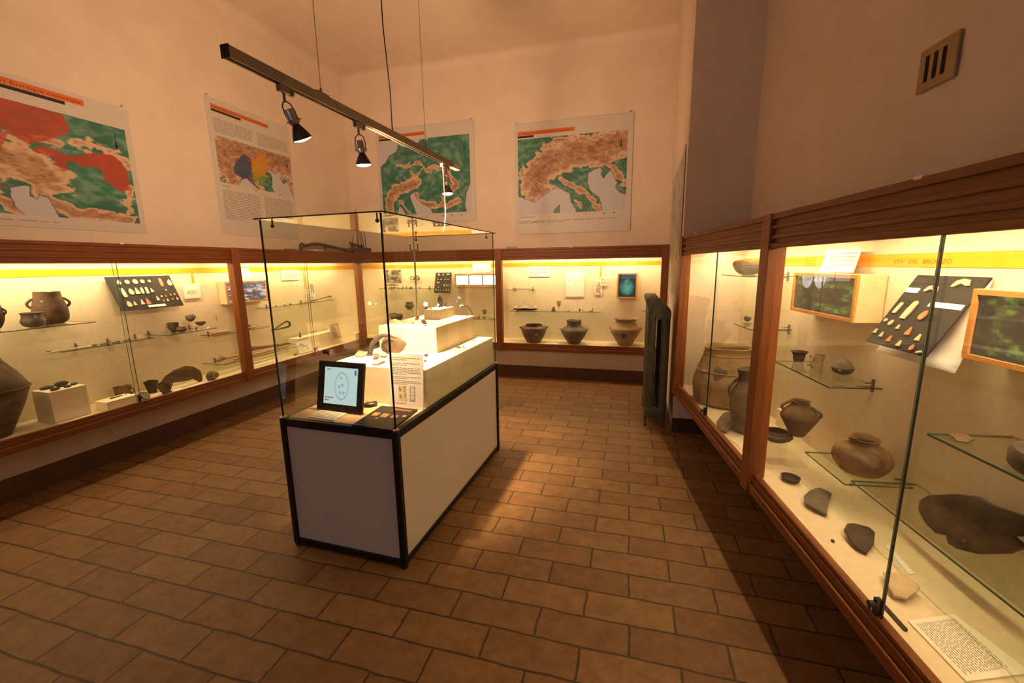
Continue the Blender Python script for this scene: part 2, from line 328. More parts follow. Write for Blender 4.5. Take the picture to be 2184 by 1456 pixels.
# ------------------------------------------------------------------ room shell
B_FR = (.449, 4.082); B_FL = (.505, YW); P_R = None
def room():
    tR = lambda y: (RCF + DR - NR.y*y)/NR.x        # x of the right wall at depth y
    y0 = -4.5
    MB().box(XW-.2, tR(y0)+.3, y0-.2, YW+.2, -.12, 0).build('floor', 'terracotta')
    struct(bpy.data.objects['floor'])
    MB().box(XW-.2, tR(y0)+.3, y0-.2, YW+.2, H_CEIL, H_CEIL+.12).build('ceiling', 'plaster'); struct(bpy.data.objects['ceiling'])
    struct(MB().box(XW-.2, XW, y0-.2, YW+.2, 0, H_CEIL).build('wall_left', 'plaster'))
    struct(MB().box(XW, B_FL[0]+.6, YW, YW+.2, 0, H_CEIL).build('wall_back', 'plaster'))
    xr0, xr1 = tR(B_FR[1]), tR(y0)
    struct(MB().prism([(xr0, B_FR[1]-.0), (xr0+.4, B_FR[1]), (xr1+.4, y0-.2), (tR(y0-.2), y0-.2)], 0, H_CEIL).build('wall_right', 'plaster'))
    struct(MB().box(XW, xr1, y0-.2, y0, 0, H_CEIL).build('wall_rear', 'plaster'))
    struct(MB().prism([B_FR, (xr0+.4, B_FR[1]), (xr0+.4, YW+.1), (B_FL[0], YW+.1)], 0, H_CEIL).build('wall_pier', 'plaster'))
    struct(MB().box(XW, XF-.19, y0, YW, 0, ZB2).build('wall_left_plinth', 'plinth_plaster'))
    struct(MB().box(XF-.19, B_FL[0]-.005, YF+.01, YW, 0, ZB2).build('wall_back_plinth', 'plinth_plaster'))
    struct(MB().box(XF-.19, XF-.175, y0, YF+.0, 0, .165).build('baseboard_left', 'skirting'))
    struct(MB().box(XF-.19, B_FL[0]-.02, YF-.008, YF+.01, 0, .165).build('baseboard_back', 'skirting'))
    struct(MB().box(B_FR[0]-.012, xr0, B_FR[1]-.014, B_FR[1], 0, .14).build('baseboard_pier', 'skirting'))
    struct(MB().prism([(xr0-.014, B_FR[1]), (xr0, B_FR[1]), (xr1, y0), (xr1-.014, y0)], 0, .14).build('baseboard_right', 'skirting'))
    # two windows in the rear wall let in a little cool daylight
    for k, wx in enumerate((-2.3, -.3)):
        f = MB(); f.box(wx-.62, wx+.62, y0-.02, y0+.05, .95, 1.03); f.box(wx-.62, wx+.62, y0-.02, y0+.05, 2.97, 3.05); f.box(wx-.62, wx-.54, y0-.02, y0+.05, 1.03, 2.97); f.box(wx+.54, wx+.62, y0-.02, y0+.05, 1.03, 2.97); f.box(wx-.03, wx+.03, y0-.02, y0+.05, 1.03, 2.97)
        fo = struct(f.build('window_%d' % (k+1), 'laminate')); MB().box(wx-.54, wx+.54, y0+.004, y0+.012, 1.03, 2.97).build('window_pane', 'day_glow', fo)
    # soft cove where walls meet the ceiling
    def cove(name, p0, p1, inw):
        mb = MB(); K = 6; r = .10
        for k in range(K):
            a0, a1 = PI/2*k/K, PI/2*(k+1)/K
            q = lambda p, a: (p[0]+inw[0]*r*(1-math.sin(a)), p[1]+inw[1]*r*(1-math.sin(a)), H_CEIL-r*(1-math.cos(a)))
            mb.quad(q(p0, a0), q(p1, a0), q(p1, a1), q(p0, a1))
        struct(mb.build(name, 'plaster', smooth=True))
    cove('trim_1', (XW, y0), (XW, YW), (1, 0)); cove('trim_2', (XW, YW), (B_FL[0], YW), (0, -1))
room()
# ------------------------------------------------------------------ wall cases
def area(name, parent, loc, sx, sy, watts, col, rot=(0, 0, 0)):
    l = bpy.data.lights.new(name, 'AREA'); l.shape = 'RECTANGLE'; l.size = sx; l.size_y = sy; l.energy = watts; l.color = col
    o = bpy.data.objects.new(name, l); COL.objects.link(o); o.parent = parent; o.location = loc; o.rotation_euler = rot; return o
def frame_loc(side, t, z=0):
    """origin of a case unit whose left end lies t metres along its wall"""
    if side == 'L': return (XF, t, z)
    if side == 'B': return (t, YF, z)
    p = NR*RCF + SR*t; return (p.x, p.y, z)
def wall_case(side, t0, t1, depth, label, joint, postL=True, postR=False, open_l=0, open_r=0, vstripes=(), clips=(), tube=True, base_l=0, base_r=0):
    W = t1 - t0; T = thing('display_case', label, 'display case', frame_loc(side, t0), ROT[side])
    D = depth; pw = .09
    MB().box(-open_l, W+open_r, D-.02, D-.003, ZB2+.03, ZT-.02).build('back_panel', 'fabric', T)
    MB().box(-base_l, W+base_r, .02, D-.02, ZB2+.03, ZFL).build('case_base', 'case_floor', T)
    MB().box(-base_l, W+base_r, .0, D-.004, ZT-.02, ZT).build('top_board', 'wood', T); MB().box(-base_l, W+base_r, .03, D-.004, ZB2, ZB2+.03).build('bottom_board', 'wood', T)
    f = MB().box(0, W, -.006, .028, ZT2, ZT-.0)
    for z0, z1, o in ((ZT2+.0, ZT2+.022, .014), (ZT2+.042, ZT2+.060, .012), (ZT2+.088, ZT2+.106, .012), (ZT-.022, ZT+.004, .016)):
        f.box(0, W, -.006-o, -.006, z0, z1)
    fa = f.build('fascia', 'wood', T, bevel=.004)
    for cx in clips: MB().box(cx-.016, cx+.016, -.022, -.004, ZT-.004, ZT+.010).build('clip', 'white_card', fa, bevel=.002)
    mb = MB().box(0, W, -.006, .05, ZB2, ZB1-.02); mb.box(0, W, -.02, -.006, ZB2+.004, ZB2+.05); mb.box(0, W, 0, .03, ZB1-.02, ZB1)
    mb.build('bottom_rail', 'wood', T, bevel=.004)
    if postL: MB().box(0, pw, -.03, .055, ZB2-.006, ZT+.006).build('post', 'wood_upright', T, bevel=.005)
    if postR: MB().box(W-pw, W, -.03, .055, ZB2-.006, ZT+.006).build('post', 'wood_upright', T, bevel=.005)
    a = pw if postL else 0; b_ = W-pw if postR else W
    g1 = MB().box(a, joint+.012, .012, .017, ZB1+.002, ZT2+.02).build('glass_pane', 'pane_glass', T) if joint else None
    g2 = MB().box((joint-.010) if joint else a, b_, .024, .029, ZB1+.002, ZT2+.02).build('glass_pane', 'pane_glass', T)
    if joint:
        MB().box(joint+.0115, joint+.0138, .0115, .0175, ZB1, ZT2+.02).build('glass_edge', 'dark_glass_edge', g1)
        MB().box(joint-.0108, joint-.0095, .0235, .0295, ZB1, ZT2+.02).build('glass_edge', 'glass_edge', g2)
        lk = MB(); lk.tube([(joint+.0, .004, ZB1+.04), (joint, -.02, ZB1+.04)], .010, 12); lk.box(joint-.008, joint+.008, -.002, .014, ZB1+.004, ZB1+.06)
        lk.tube([(joint, -.018, ZB1+.036), (joint+.03, -.03, ZB1+.012)], .004, 6)
        lk.build('lock', 'dark_metal', T, smooth=True)
    MB().box(-open_l, W+open_r, D-.0225, D-.0205, 1.562, 1.620).build('stripe', 'stripe', T)
    for (x, z) in vstripes: MB().box(x-.012, x+.012, D-.0225, D-.0205, z, 1.562).build('stripe', 'stripe', T)
    ty = D*.55
    if tube:
        tb = MB().tube([(.12, ty, 1.750), (W-.12, ty, 1.750)], .013, 10).build('fluorescent_tube', 'tube_glow', T, smooth=True)
        MB().box(.08, W-.08, ty-.02, ty+.02, 1.767, 1.792).build('tube_batten', 'metal', T)
        area('tube_light', T, (W/2, ty, 1.735), W-.2, .03, TUBE_W*W, TUBE)
    return T
DL, DB = abs(XW-XF), YW-YF
wall_case('L', .80, 3.53, DL, 'long left wall display case holding the big dark urn and flint panel', 1.69, True, False, vstripes=[(2.63, 1.46)], clips=[1.75])
wall_case('L', 3.53, 5.75, DL, 'left wall display case in the far corner, seen through the free-standing glass case', 1.085, True, True, open_r=.49, base_r=.47, vstripes=[(1.50, 1.30)], clips=[1.25])
wall_case('B', XF, -1.815, DB, 'back wall display case nearest the corner, with a row of three lit pictures', None, False, False, open_l=.42)
wall_case('B', -1.815, .481, DB, 'back wall display case with three round pots on its floor', None, True, True, vstripes=[(1.42, 1.375)], clips=[1.05])
wall_case('R', -3.995, -2.315, DR, 'right wall display case by the radiator, holding a large urn', .885, True, False, clips=[.45])
wall_case('R', -2.315, -.38, DR, 'near right wall display case with many dark pots and a slanted flint panel', 1.008, True, False, clips=[.95])
# ------------------------------------------------------------------ posters
def poster(name, label, side, loc, W, H, title, tx, ty, tw, th, bar, mapbox, fn, res, texts=(), legend=()):
    T = thing(name, label, 'poster', loc, ROT[side]); MB().box(0, W, -.008, .0, 0, H).build('board', 'poster_board', T, bevel=.002)
    for sx in (.03, W-.04):
        MB().tube([(sx, -.010, H-.02+.035), (sx, .0, H-.02+.035)], .009, 10).build('fixing_stud', 'metal', T)
    MB().box(tx, tx+tw, -.0095, -.008, ty, ty+th).build('title_band', 'title_orange', T)
    MB().box(tx, tx+bar, -.0095, -.008, ty-th*.62, ty-.004).build('subtitle_band', 'black_ink', T)
    text('title', title, th*.72, 'title_ink', T, Matrix.Translation((tx+.012, -.0098, ty+th*.22)) @ FRONT, tw-.03)
    mx, mz, mw, mh = mapbox; picture('map', fn, mw, mh, res[0], res[1], T, 'print', -.0092, mx, mz)
    mb = MB(); k = 0
    for (x, z, w_, h_, rows) in texts: k += 1; lines(mb, x, z, w_, h_, rows, -.0085, k)
    if mb.v: mb.build('body_text', 'grey_ink', T)
    for (x, z, m) in legend: MB().tube([(x, -.0082, z), (x, -.0095, z)], .009, 12).build('legend_dot', m, T)
    # compass needle in the map's upper right corner
    cx, cz = mx+mw*.945, mz+mh*.86
    MB().prism([(-.006, -.07), (.006, -.07), (.002, .06), (-.002, .06)], 0, .0006, Matrix.Translation((cx, -.0094, cz)) @ FRONT).prism([(-.018, -.05), (.018, -.05), (.012, -.036), (-.012, -.036)], 0, .0006, Matrix.Translation((cx, -.0094, cz)) @ FRONT).build('compass_needle', 'black_ink', T)
    return T
RED = (.50, .035, .015)
mL = lambda pts: [((y-1.42)/1.556, (2.895-z)/.795) for y, z in pts]
left_over = [(mL([(1.42, 2.90), (2.19, 2.91), (2.55, 2.89), (2.58, 2.77), (2.44, 2.68), (2.31, 2.61), (2.25, 2.64), (2.2, 2.67), (2.0, 2.78), (1.42, 2.8)]), RED, .85),
 (mL([(2.32, 2.58), (2.38, 2.62), (2.47, 2.61), (2.51, 2.58), (2.63, 2.61), (2.69, 2.64), (2.84, 2.66), (2.91, 2.62), (2.95, 2.52), (2.93, 2.39), (2.87, 2.36), (2.82, 2.39), (2.75, 2.44), (2.75, 2.52), (2.65, 2.53), (2.62, 2.51), (2.57, 2.54), (2.52, 2.54), (2.51, 2.47), (2.49, 2.46), (2.44, 2.49), (2.43, 2.55), (2.34, 2.56)]), RED, .9),
 (mL([(1.9, 2.7), (2.15, 2.68), (2.2, 2.65), (2.15, 2.55), (2.0, 2.5)]), RED, .85), (mL([(1.95, 2.46), (2.09, 2.45), (2.13, 2.41), (2.09, 2.37), (1.9, 2.4)]), RED, .85), (mL([(1.9, 2.32), (2.09, 2.31), (2.12, 2.28), (2.07, 2.24), (1.9, 2.25)]), RED, .85)]
poster('map_poster', 'large left wall map poster with broad red areas and orange title band', 'L', (XW+.001, 1.33, 2.471-.53), 1.74, 1.10, 'Le culture del Bronzo antico in Europa centrale', .09, 1.015, 1.32, .048, 1.19, (.09, .09, 1.60, .82),
  relief([(mL([(1.5, 2.5), (1.9, 2.52), (2.22, 2.50), (2.31, 2.45), (2.38, 2.41)]), .13, 1.0), (mL([(2.27, 2.34), (2.35, 2.26), (2.42, 2.18), (2.56, 2.15), (2.9, 2.12)]), .05, .8), (mL([(2.6, 2.69), (2.73, 2.71), (2.86, 2.69), (2.97, 2.60)]), .045, .5), (mL([(2.95, 2.41), (2.91, 2.28), (2.89, 2.16)]), .03, .5), (mL([(1.9, 2.2), (2.1, 2.2), (2.2, 2.1)]), .05, .7), (mL([(2.35, 2.66), (2.5, 2.66)]), .03, .5)],
   [mL([(2.15, 2.28), (2.22, 2.31), (2.26, 2.31), (2.25, 2.24), (2.29, 2.22), (2.31, 2.25), (2.36, 2.24), (2.38, 2.16), (2.41, 2.09), (2.21, 2.09), (2.16, 2.15)])], (), left_over, 3, .52), (300, 150), [(.09, .055, 1.0, .03, 2)])
D2 = [(.329, .236), (.25, .405), (.172, .613), (.188, .757), (.279, .819), (.354, .767), (.399, .603), (.419, .413), (.375, .279)]
over2 = [([(.329, .236), (.424, .299), (.431, .43), (.398, .626), (.427, .842), (.46, .97), (.353, .802), (.279, .819), (.168, .7), (.202, .449)], (.16, .06, .12), .85), (D2, (.05, .08, .17), .9),
 ([(.423, .322), (.635, .291), (.659, .374), (.594, .638), (.57, .884), (.504, .861), (.418, .731), (.408, .531)], (.22, .34, .06), .85),
 ([(.503, .08), (.56, .142), (.645, .029), (.618, .205), (.661, .326), (.594, .638), (.445, .721), (.412, .574), (.429, .342), (.518, .208)], (.66, .27, .02), .92), ([(.373, .324), (.423, .322), (.419, .413), (.383, .386)], RED, .9)]
poster('map_poster', 'tall left wall poster with a small map coloured orange and dark blue', 'L', (XW+.001, 3.86, 1.99), 1.17, 1.45, "L'età del Bronzo in Italia settentrionale", .06, 1.342, .77, .045, .37, (.06, .57, 1.08, .495),
  relief([([(0.05, .5), (.12, .3), (.3, .15), (.6, .1), (1, .2)], .26, 1.1), ([(.1, .5), (.12, .75), (.2, .95)], .12, 1), ([(.84, .3), (.93, .6), (1, .9)], .05, .7), ([(.42, .8), (.55, 1)], .05, .7)],
   [[(.225, .961), (.278, .83), (.328, .8), (.399, .898), (.46, .98), (.46, 1.1), (.2, 1.1)], [(.674, .534), (.711, .495), (.739, .532), (.809, .429), (.81, .601), (.851, .736), (.899, .668), (.944, .728), (.984, 1.01), (.707, 1.01), (.669, .874), (.69, .672)]], (), over2, 11, .46), (220, 110),
  [(.07, 1.25, .50, .15, 9), (.64, 1.25, .48, .15, 9), (.07, .50, .50, .33, 17), (.64, .50, .46, .27, 14), (.07, .545, .2, .02, 1)], [(.53, .55, 'red_ink'), (.70, .55, 'yellow_ink'), (.90, .55, 'blue_ink')])
poster('map_poster', 'left of the two back wall map posters, mostly green, behind the spotlight track', 'B', (-3.886, 6.240, 2.260), 1.62, 1.43, 'La diffusione delle Tavolette Enigmatiche', .05, 1.29, .78, .05, .24, (.05, .14, 1.50, 1.10),
  relief([([(.07, .9), (.09, .75), (.2, .64), (.42, .56)], .075, 1.0), ([(.52, .43), (.6, .38), (.7, .41), (.8, .52), (.86, .64), (.78, .72), (.7, .77), (.68, .9)], .03, .85), ([(.2, .33), (.28, .36), (.34, .30)], .02, .5), ([(.3, .36), (.44, .30), (.5, .38), (.4, .48), (.33, .42)], .018, .6), ([(.38, .74), (.45, .85), (.58, .9), (.75, .9), (.87, .84)], .045, .8), ([(.2, .8), (.32, .98)], .02, .6)],
   [[(-.1, -.1), (.58, -.1), (.56, .02), (.55, .03), (.5, .01), (.47, .02), (.43, .07), (.36, .09), (.33, .10), (.25, .07), (.22, .04), (.2, .13), (.11, .18), (.06, .27), (.01, .31), (-.1, .32)], [(.32, .74), (.37, .70), (.4, .78), (.45, .86), (.55, .93), (.60, 1.1), (.42, 1.1), (.36, .9)], [(.17, .95), (.2, .88), (.24, .93), (.27, 1.1), (.14, 1.1)], [(1.1, .58), (1.0, .62), (.955, .75), (.94, .9), (.95, 1.1), (1.1, 1.1)]], (), (), 21, .73), (220, 170), [], [(.80, .10, 'red_ink'), (.93, .10, 'yellow_ink'), (1.08, .10, 'black_ink'), (1.23, .10, 'black_ink'), (1.39, .10, 'black_ink')])
poster('map_poster', 'right of the two back wall map posters, brown mountains and pale sea', 'B', (-1.649, 6.240, 2.038), 1.64, 1.52, 'La diffusione delle Tavolette Enigmatiche', .05, 1.36, .81, .052, .235, (.05, .28, 1.52, 1.03),
  relief([([(.2, .70), (.15, .60), (.2, .42), (.3, .3), (.5, .2), (.75, .2), (.97, .14)], .17, 1.15), ([(.2, .6), (.3, .45), (.5, .32), (.8, .3)], .10, 1.0), ([(.40, .56), (.5, .64), (.6, .72), (.69, .82), (.76, .98)], .035, .8), ([(.8, .36), (.86, .45), (.93, .56), (1, .68)], .045, .8), ([(0, .5), (.05, .36)], .03, .6), ([(.3, .08), (.55, .06), (.75, .05)], .06, .6), ([(.55, .85), (.6, .95)], .02, .5)],
   [[(-.1, .74), (0, .75), (.07, .79), (.15, .84), (.2, .80), (.26, .745), (.32, .70), (.375, .655), (.43, .70), (.49, .75), (.505, .86), (.55, .96), (.555, 1.1), (-.1, 1.1)],
    [(.665, .5), (.765, .44), (.78, .48), (.77, .53), (.80, .59), (.83, .53), (.86, .48), (.885, .555), (.915, .645), (.905, .71), (.945, .775), (1.1, .86), (1.1, 1.1), (.81, 1.1), (.78, .91), (.765, .82), (.70, .755), (.67, .70), (.655, .62)]], [[(.34, 1.1), (.345, .955), (.40, .885), (.412, 1.1)]], (), 33, .68), (220, 150),
  [(.05, .25, .5, .02, 1), (.05, .19, 1.4, .04, 2)], [(1.03, .25, 'red_ink'), (1.15, .25, 'yellow_ink'), (1.28, .25, 'black_ink'), (1.42, .25, 'black_ink')])
def pier_poster():
    ang = math.atan2(B_FR[1]-B_FL[1], B_FR[0]-B_FL[0]); k = (5.70-B_FR[1])/(B_FL[1]-B_FR[1])
    T = thing('map_poster', 'narrow grey map poster on the pier side wall, seen edge-on', 'poster', (B_FR[0]+(B_FL[0]-B_FR[0])*k-.002, 5.70, 1.20), ang)
    W_, H_ = 1.46, 1.42
    MB().box(0, W_, -.012, -.004, 0, H_).build('board', 'poster_board', T)
    def fn(U, V):
        n = fbm(U, V, 16, 5, 5); n2 = fbm(U, V, 40, 8, 3); C = np.zeros(U.shape+(3,))+np.array((.50, .46, .40))
        return mixc(C, (.16, .15, .13), np.clip((n-.50)*6, 0, 1)*np.clip(n2*1.6-.2, 0, 1))
    picture('map', fn, W_-.1, H_-.12, 120, 120, T, 'print', -.013, .05, .06)
pier_poster()
# ------------------------------------------------------------------ vent, hanging track and its spots
def vent():
    T = thing('air_vent', 'small tan air vent with three slots high on the right wall', 'vent', (1.180, 2.386, 2.294), ROT['R'])
    W_, H_ = .19, .17
    MB().box(0, W_, -.010, 0, 0, H_).build('vent_plate', 'vent_metal', T, bevel=.004)
    for k in range(3): MB().box(.038+k*.042, .055+k*.042, -.0125, -.009, .035, .135).build('slot', 'void', T)
vent()
def track():
    p0, p1 = Vector((-1.482, 1.400, 2.40)), Vector((-1.412, 3.463, 2.40)); d = (p1-p0); L_ = d.length
    T = thing('light_track', 'grey metal light track hanging on wires above the glass case', 'track', p0, math.atan2(d.y, d.x))
    mb = MB(); mb.box(0, L_, -.018, .018, -.008, .022); mb.box(0, L_, -.018, -.010, -.022, -.008); mb.box(0, L_, .010, .018, -.022, -.008); mb.build('track_body', 'track_paint', T, bevel=.002)
    MB().box(-.006, .0, -.020, .020, -.024, .024).build('end_cap', 'dark_metal', T, bevel=.002); MB().box(L_, L_+.006, -.020, .020, -.024, .024).build('end_cap', 'dark_metal', T, bevel=.002)
    for s_, big in ((.497, 1), (1.53, 0)):
        MB().tube([(s_, 0, .02), (s_, 0, .05)], .006, 8).box(s_-.04, s_+.04, -.014, .014, .02, .030).build('hanger', 'track_paint', T)
        MB().tube([(s_, 0, .03), (s_, 0, H_CEIL-2.40)], .0016, 6).build('suspension_wire', 'steel', T)
    c0 = 1.112; pts = [(c0, .0, .02), (c0+.002, .004, .05), (c0+.012, .01, .12), (c0+.018, .012, .25), (c0-.01, .016, .6), (c0-.04, .0, 1.1), (c0-.02, 0, H_CEIL-2.40)]
    P = []
    for k in range(len(pts)-1):
        for q in range(6): P.append(Vector(pts[k]).lerp(Vector(pts[k+1]), q/6))
    P.append(Vector(pts[-1])); MB().tube(P, .0035, 8).build('power_cable', 'rubber', T, smooth=True)
    s_ = 1.79; MB().box(s_-.022, s_+.022, -.012, .012, -.052, -.022).build('white_adapter', 'white_card', T, bevel=.002)
    MB().tube([(s_, 0, -.05), (s_+.004, -.002, -.16), (s_+.006, -.003, -.30), (s_+.0, -.004, -.42), (s_-.03, -.006, -.50), (s_-.06, -.008, -.543)], .0045, 8).build('white_cord', 'white_card', T, smooth=True)
    return T, p0, d.normalized()
TR, TP0, TD = track()
def spot_lamp(s, lean, yaw, label, back, pw=1.0, cone=66, bw=1.0, bc=126):
    base = TP0 + TD*s + Vector((0, 0, -.022)); T = thing('track_spotlight', label, 'spotlight', base, math.atan2(TD.y, TD.x), 'spotlights on the hanging track')
    mb = MB(); mb.box(-.028, .028, -.013, .013, -.030, .0); mb.tube([(.045, 0, -.004), (.045, 0, -.030)], .012, 12); mb.build('track_adapter', 'steel', T, bevel=.003)
    MB().tube([(0, 0, -.028), (0, 0, -.065)], .006, 10).build('stem', 'steel', T)
    H_ = bpy.data.objects.new('lamp_head', None)
    Mx = Matrix.Translation((0, 0, -.065)) @ Matrix.Rotation(yaw, 4, 'Z') @ Matrix.Rotation(lean, 4, 'Y')
    yk = [(0, -.030, -.075), (0, -.032, -.04), (0, -.026, -.012), (0, -.010, .0), (0, .010, .0), (0, .026, -.012), (0, .032, -.04), (0, .030, -.075)]
    yoke = MB().tube(yk, .0035, 8).build('yoke', 'steel', T, smooth=True); yoke.data.transform(Mx)
    rg = MB().lathe([(.026, -.082), (.034, -.080), (.034, -.072), (.026, -.070)], 24); sk = rg.lathe([(.001, -.028), (.016, -.028), (.019, -.034), (.019, -.060), (.024, -.066), (.024, -.088), (.016, -.094), (.001, -.094)], 24)
    o = sk.build('lamp_socket', 'metal', T, smooth=True); o.data.transform(Mx)
    o = MB().lathe([(.014, -.090), (.018, -.098), (.026, -.112), (.036, -.132), (.042, -.148), (.0425, -.152), (.040, -.152), (.034, -.136), (.020, -.108), (.010, -.098)], 32).build('reflector', 'dark_metal', T, smooth=True); o.data.transform(Mx)
    o = MB().lathe([(.001, -.149), (.020, -.150), (.039, -.1505), (.036, -.156), (.02, -.161), (.001, -.163)], 32).build('bulb_face', 'bulb_glow', T, smooth=True); o.data.transform(Mx)
    dirv = (Mx.to_3x3() @ Vector((0, 0, -1))).normalized(); pos = Mx @ Vector((0, 0, -.175))
    l = bpy.data.lights.new('spot_beam', 'SPOT'); l.energy = LAMP_W*pw; l.color = WARM; l.spot_size = math.radians(cone); l.spot_blend = 1.0; l.shadow_soft_size = .03
    lo = bpy.data.objects.new('spot_beam', l); COL.objects.link(lo); lo.parent = T; lo.location = pos; lo.rotation_mode = 'QUATERNION'; lo.rotation_quaternion = dirv.to_track_quat('-Z', 'Y')
    # dichroic bulbs throw part of their light backwards: here up and to the left
    l = bpy.data.lights.new('bulb_back_light', 'SPOT'); l.energy = LEAK_W*bw; l.color = WARM; l.shadow_soft_size = .03; l.spot_size = math.radians(bc); l.spot_blend = 1.0
    lo = bpy.data.objects.new('bulb_back_light', l); COL.objects.link(lo); lo.parent = T
    inv = Matrix.Rotation(-math.atan2(TD.y, TD.x), 3, 'Z'); d = (inv @ Vector(back)).normalized()
    lo.location = Mx @ Vector((0, 0, -.125)) + d*.055; lo.rotation_mode = 'QUATERNION'; lo.rotation_quaternion = d.to_track_quat('-Z', 'Y')
spot_lamp(.262, -.50, -.15, 'nearest track spotlight, tilted over the front of the glass case', (-.82, .50, .24), .62, 52, 1.25, 106)
spot_lamp(.768, -.16, 0, 'middle track spotlight, in front of the blank corner wall', (-.50, .76, .42), 1.0, 54)
spot_lamp(1.845, .06, 1.2, 'farthest track spotlight, in front of the green map poster', (.10, .95, .34), 1.0, 62)
# ------------------------------------------------------------------ radiator
def radiator():
    T = thing('radiator', 'old dark cast-iron column radiator standing against the pier', 'radiator', (.165, 4.15, 0))
    for k in range(8):
        y = k*.088; mb = MB()
        for cx in (.062, .185):
            prof = [(cx+.040*math.cos(a), y+.036+.034*math.sin(a)) for a in [2*PI*j/16 for j in range(16)]]
            mb.prism(prof, .13, 1.14 if cx > .1 else 1.22)
        top = [(.0, 1.255), (.0, 1.225), (.022, 1.17), (.022, 1.10), (.225, 1.07), (.227, 1.12), (.222, 1.155), (.205, 1.18), (.14, 1.235), (.125, 1.255), (.115, 1.27), (.012, 1.27)]
        M_ = Matrix.Translation((0, y+.070, 0)) @ FRONT
        mb.prism(top, 0, .066, M_)
        mb.prism([(.022, .10), (.105, .095), (.145, .095), (.225, .10), (.225, .19), (.022, .19)], 0, .066, M_)
        s = mb.build('section', 'radiator_paint', T, bevel=.008)
        for zz in (.17, 1.10): MB().tube([(.124, y-.006, zz), (.124, y+.006, zz)], .030, 14).build('plug', 'radiator_paint', s) if k == 0 else None
        if k in (0, 7):
            for cx in (.035, .21):
                MB().prism([(cx-.022, .11), (cx+.016, .11), (cx+.010, .03), (cx+.012, 0), (cx-.016, 0), (cx-.008, .04)], 0, .04, Matrix.Translation((0, y+.056, 0)) @ FRONT).build('foot', 'radiator_paint', T, bevel=.004)
radiator()
# ------------------------------------------------------------------ free-standing glass case
CB = -.034; CF = Vector((-1.097, 1.764, 0)); EX = Vector((math.cos(CB), math.sin(CB), 0)); EY = Vector((-math.sin(CB), math.cos(CB), 0))
CW, CD, CH, CT = .748, 1.549, .790, 1.850
LKY, LKZ = 0.403, 1.078
def glass_case():
    o = CF - EX*CW; T = thing('glass_display_case', 'free-standing glass display case on a black framed white base, middle of the room', 'display case', o, CB)
    p = .036
    for x in (0, CW-p):
        for y in (0, CD-p):
            MB().box(x, x+p, y, y+p, .012, CH-.006).build('corner_post', 'black_frame', T, bevel=.008)
            MB().tube([(x+p/2, y+p/2, 0), (x+p/2, y+p/2, .014)], .016, 16).build('foot', 'rubber', T)
            MB().lathe([(.001, 0), (.017, 0), (.019, .004), (.015, .008), (.001, .009)], 20, c=(x+p/2, y+p/2, CH-.007)).build('corner_cap', 'metal', T, smooth=True)
    for z, h in ((.022, .032), (CH-.052, .045)):
        for y in (.004, CD-.034): MB().box(p, CW-p, y, y+.030, z, z+h).build('rail', 'black_frame', T, bevel=.004)
        for x in (.004, CW-.034): MB().box(x, x+.030, p, CD-p, z, z+h).build('rail', 'black_frame', T, bevel=.004)
    MB().box(p-.004, CW-p+.004, .014, .022, .05, CH-.048).build('panel', 'laminate', T); MB().box(p-.004, CW-p+.004, CD-.022, CD-.014, .05, CH-.048).build('panel', 'laminate', T)
    MB().box(.014, .022, p-.004, CD-p+.004, .05, CH-.048).build('panel', 'laminate', T); MB().box(CW-.022, CW-.014, p-.004, CD-p+.004, .05, CH-.048).build('panel', 'laminate', T)
    MB().box(.034, CW-.034, .034, CD-.034, CH-.03, CH-.006).build('deck', 'deck_wood', T)
    g = .006; i = .014
    z0, z1 = CH-.004, CT-.006
    panes = [MB().box(i, CW-i, i, i+g, z0, z1).build('glass_pane', 'case_glass', T), MB().box(i, CW-i, CD-i-g, CD-i, z0, z1).build('glass_pane', 'case_glass', T),
             MB().box(i, i+g, i+g, CD-i-g, z0, z1).build('glass_pane', 'case_glass', T), MB().box(CW-i-g, CW-i, i+g, CD-i-g, z0, z1).build('glass_pane', 'case_glass', T)]
    tp = MB().box(.0, CW, .0, CD, CT-.005, CT).build('glass_top', 'case_glass', T)
    e = MB(); t_ = .0035
    e.box(-t_, 0, -t_, CD+t_, CT-.0055, CT+.0005); e.box(CW, CW+t_, -t_, CD+t_, CT-.0055, CT+.0005); e.box(0, CW, -t_, 0, CT-.0055, CT+.0005); e.box(0, CW, CD, CD+t_, CT-.0055, CT+.0005)
    e.build('glass_edge', 'dark_glass_edge', tp)
    for k, (x, y) in enumerate(((i, i), (CW-i-g, i), (i, CD-i-g), (CW-i-g, CD-i-g))):
        MB().box(x-.0005, x+g+.0005, y-.0005, y+g+.0005, z0, z1).build('glass_edge', 'dark_glass_edge' if k < 2 else 'glass_edge', panes[0 if k < 2 else 1])
    for (x, y) in ((.06, .05), (CW-.06, .05), (.06, CD-.05), (CW-.06, CD-.05)):
        MB().tube([(x, y, CT-.005), (x, y, CT-.03)], .004, 8).blob((x, y, CT-.036), (.010, .010, .010), wob=0).build('glass_bracket', 'dark_metal', T, smooth=True)
    lk = MB().tube([(.012, LKY, LKZ), (-.012, LKY, LKZ)], .014, 14); lk.tube([(.02, LKY, LKZ), (.045, LKY, LKZ)], .020, 14); lk.build('lock', 'dark_metal', T, smooth=True)
    return T
GC = glass_case()
def cx(x, y, z=0):      # case coordinates (x across from the near right corner, negative to the left; y deep) to the room
    v = CF + EX*x + EY*y; return (v.x, v.y, z)
DK = CH-.006
def block(label, x0, x1, y0, y1, z0, z1):
    T = MB().box(0, x1-x0, 0, y1-y0, 0, z1-z0).build('display_plinth', 'cream_board', bevel=.002)
    T.location = cx(x0, y0, z0); T.rotation_euler = (0, 0, CB); return tag(T, label, 'plinth')
Z1, Z2, Z3 = 1.008, 1.187, 1.266
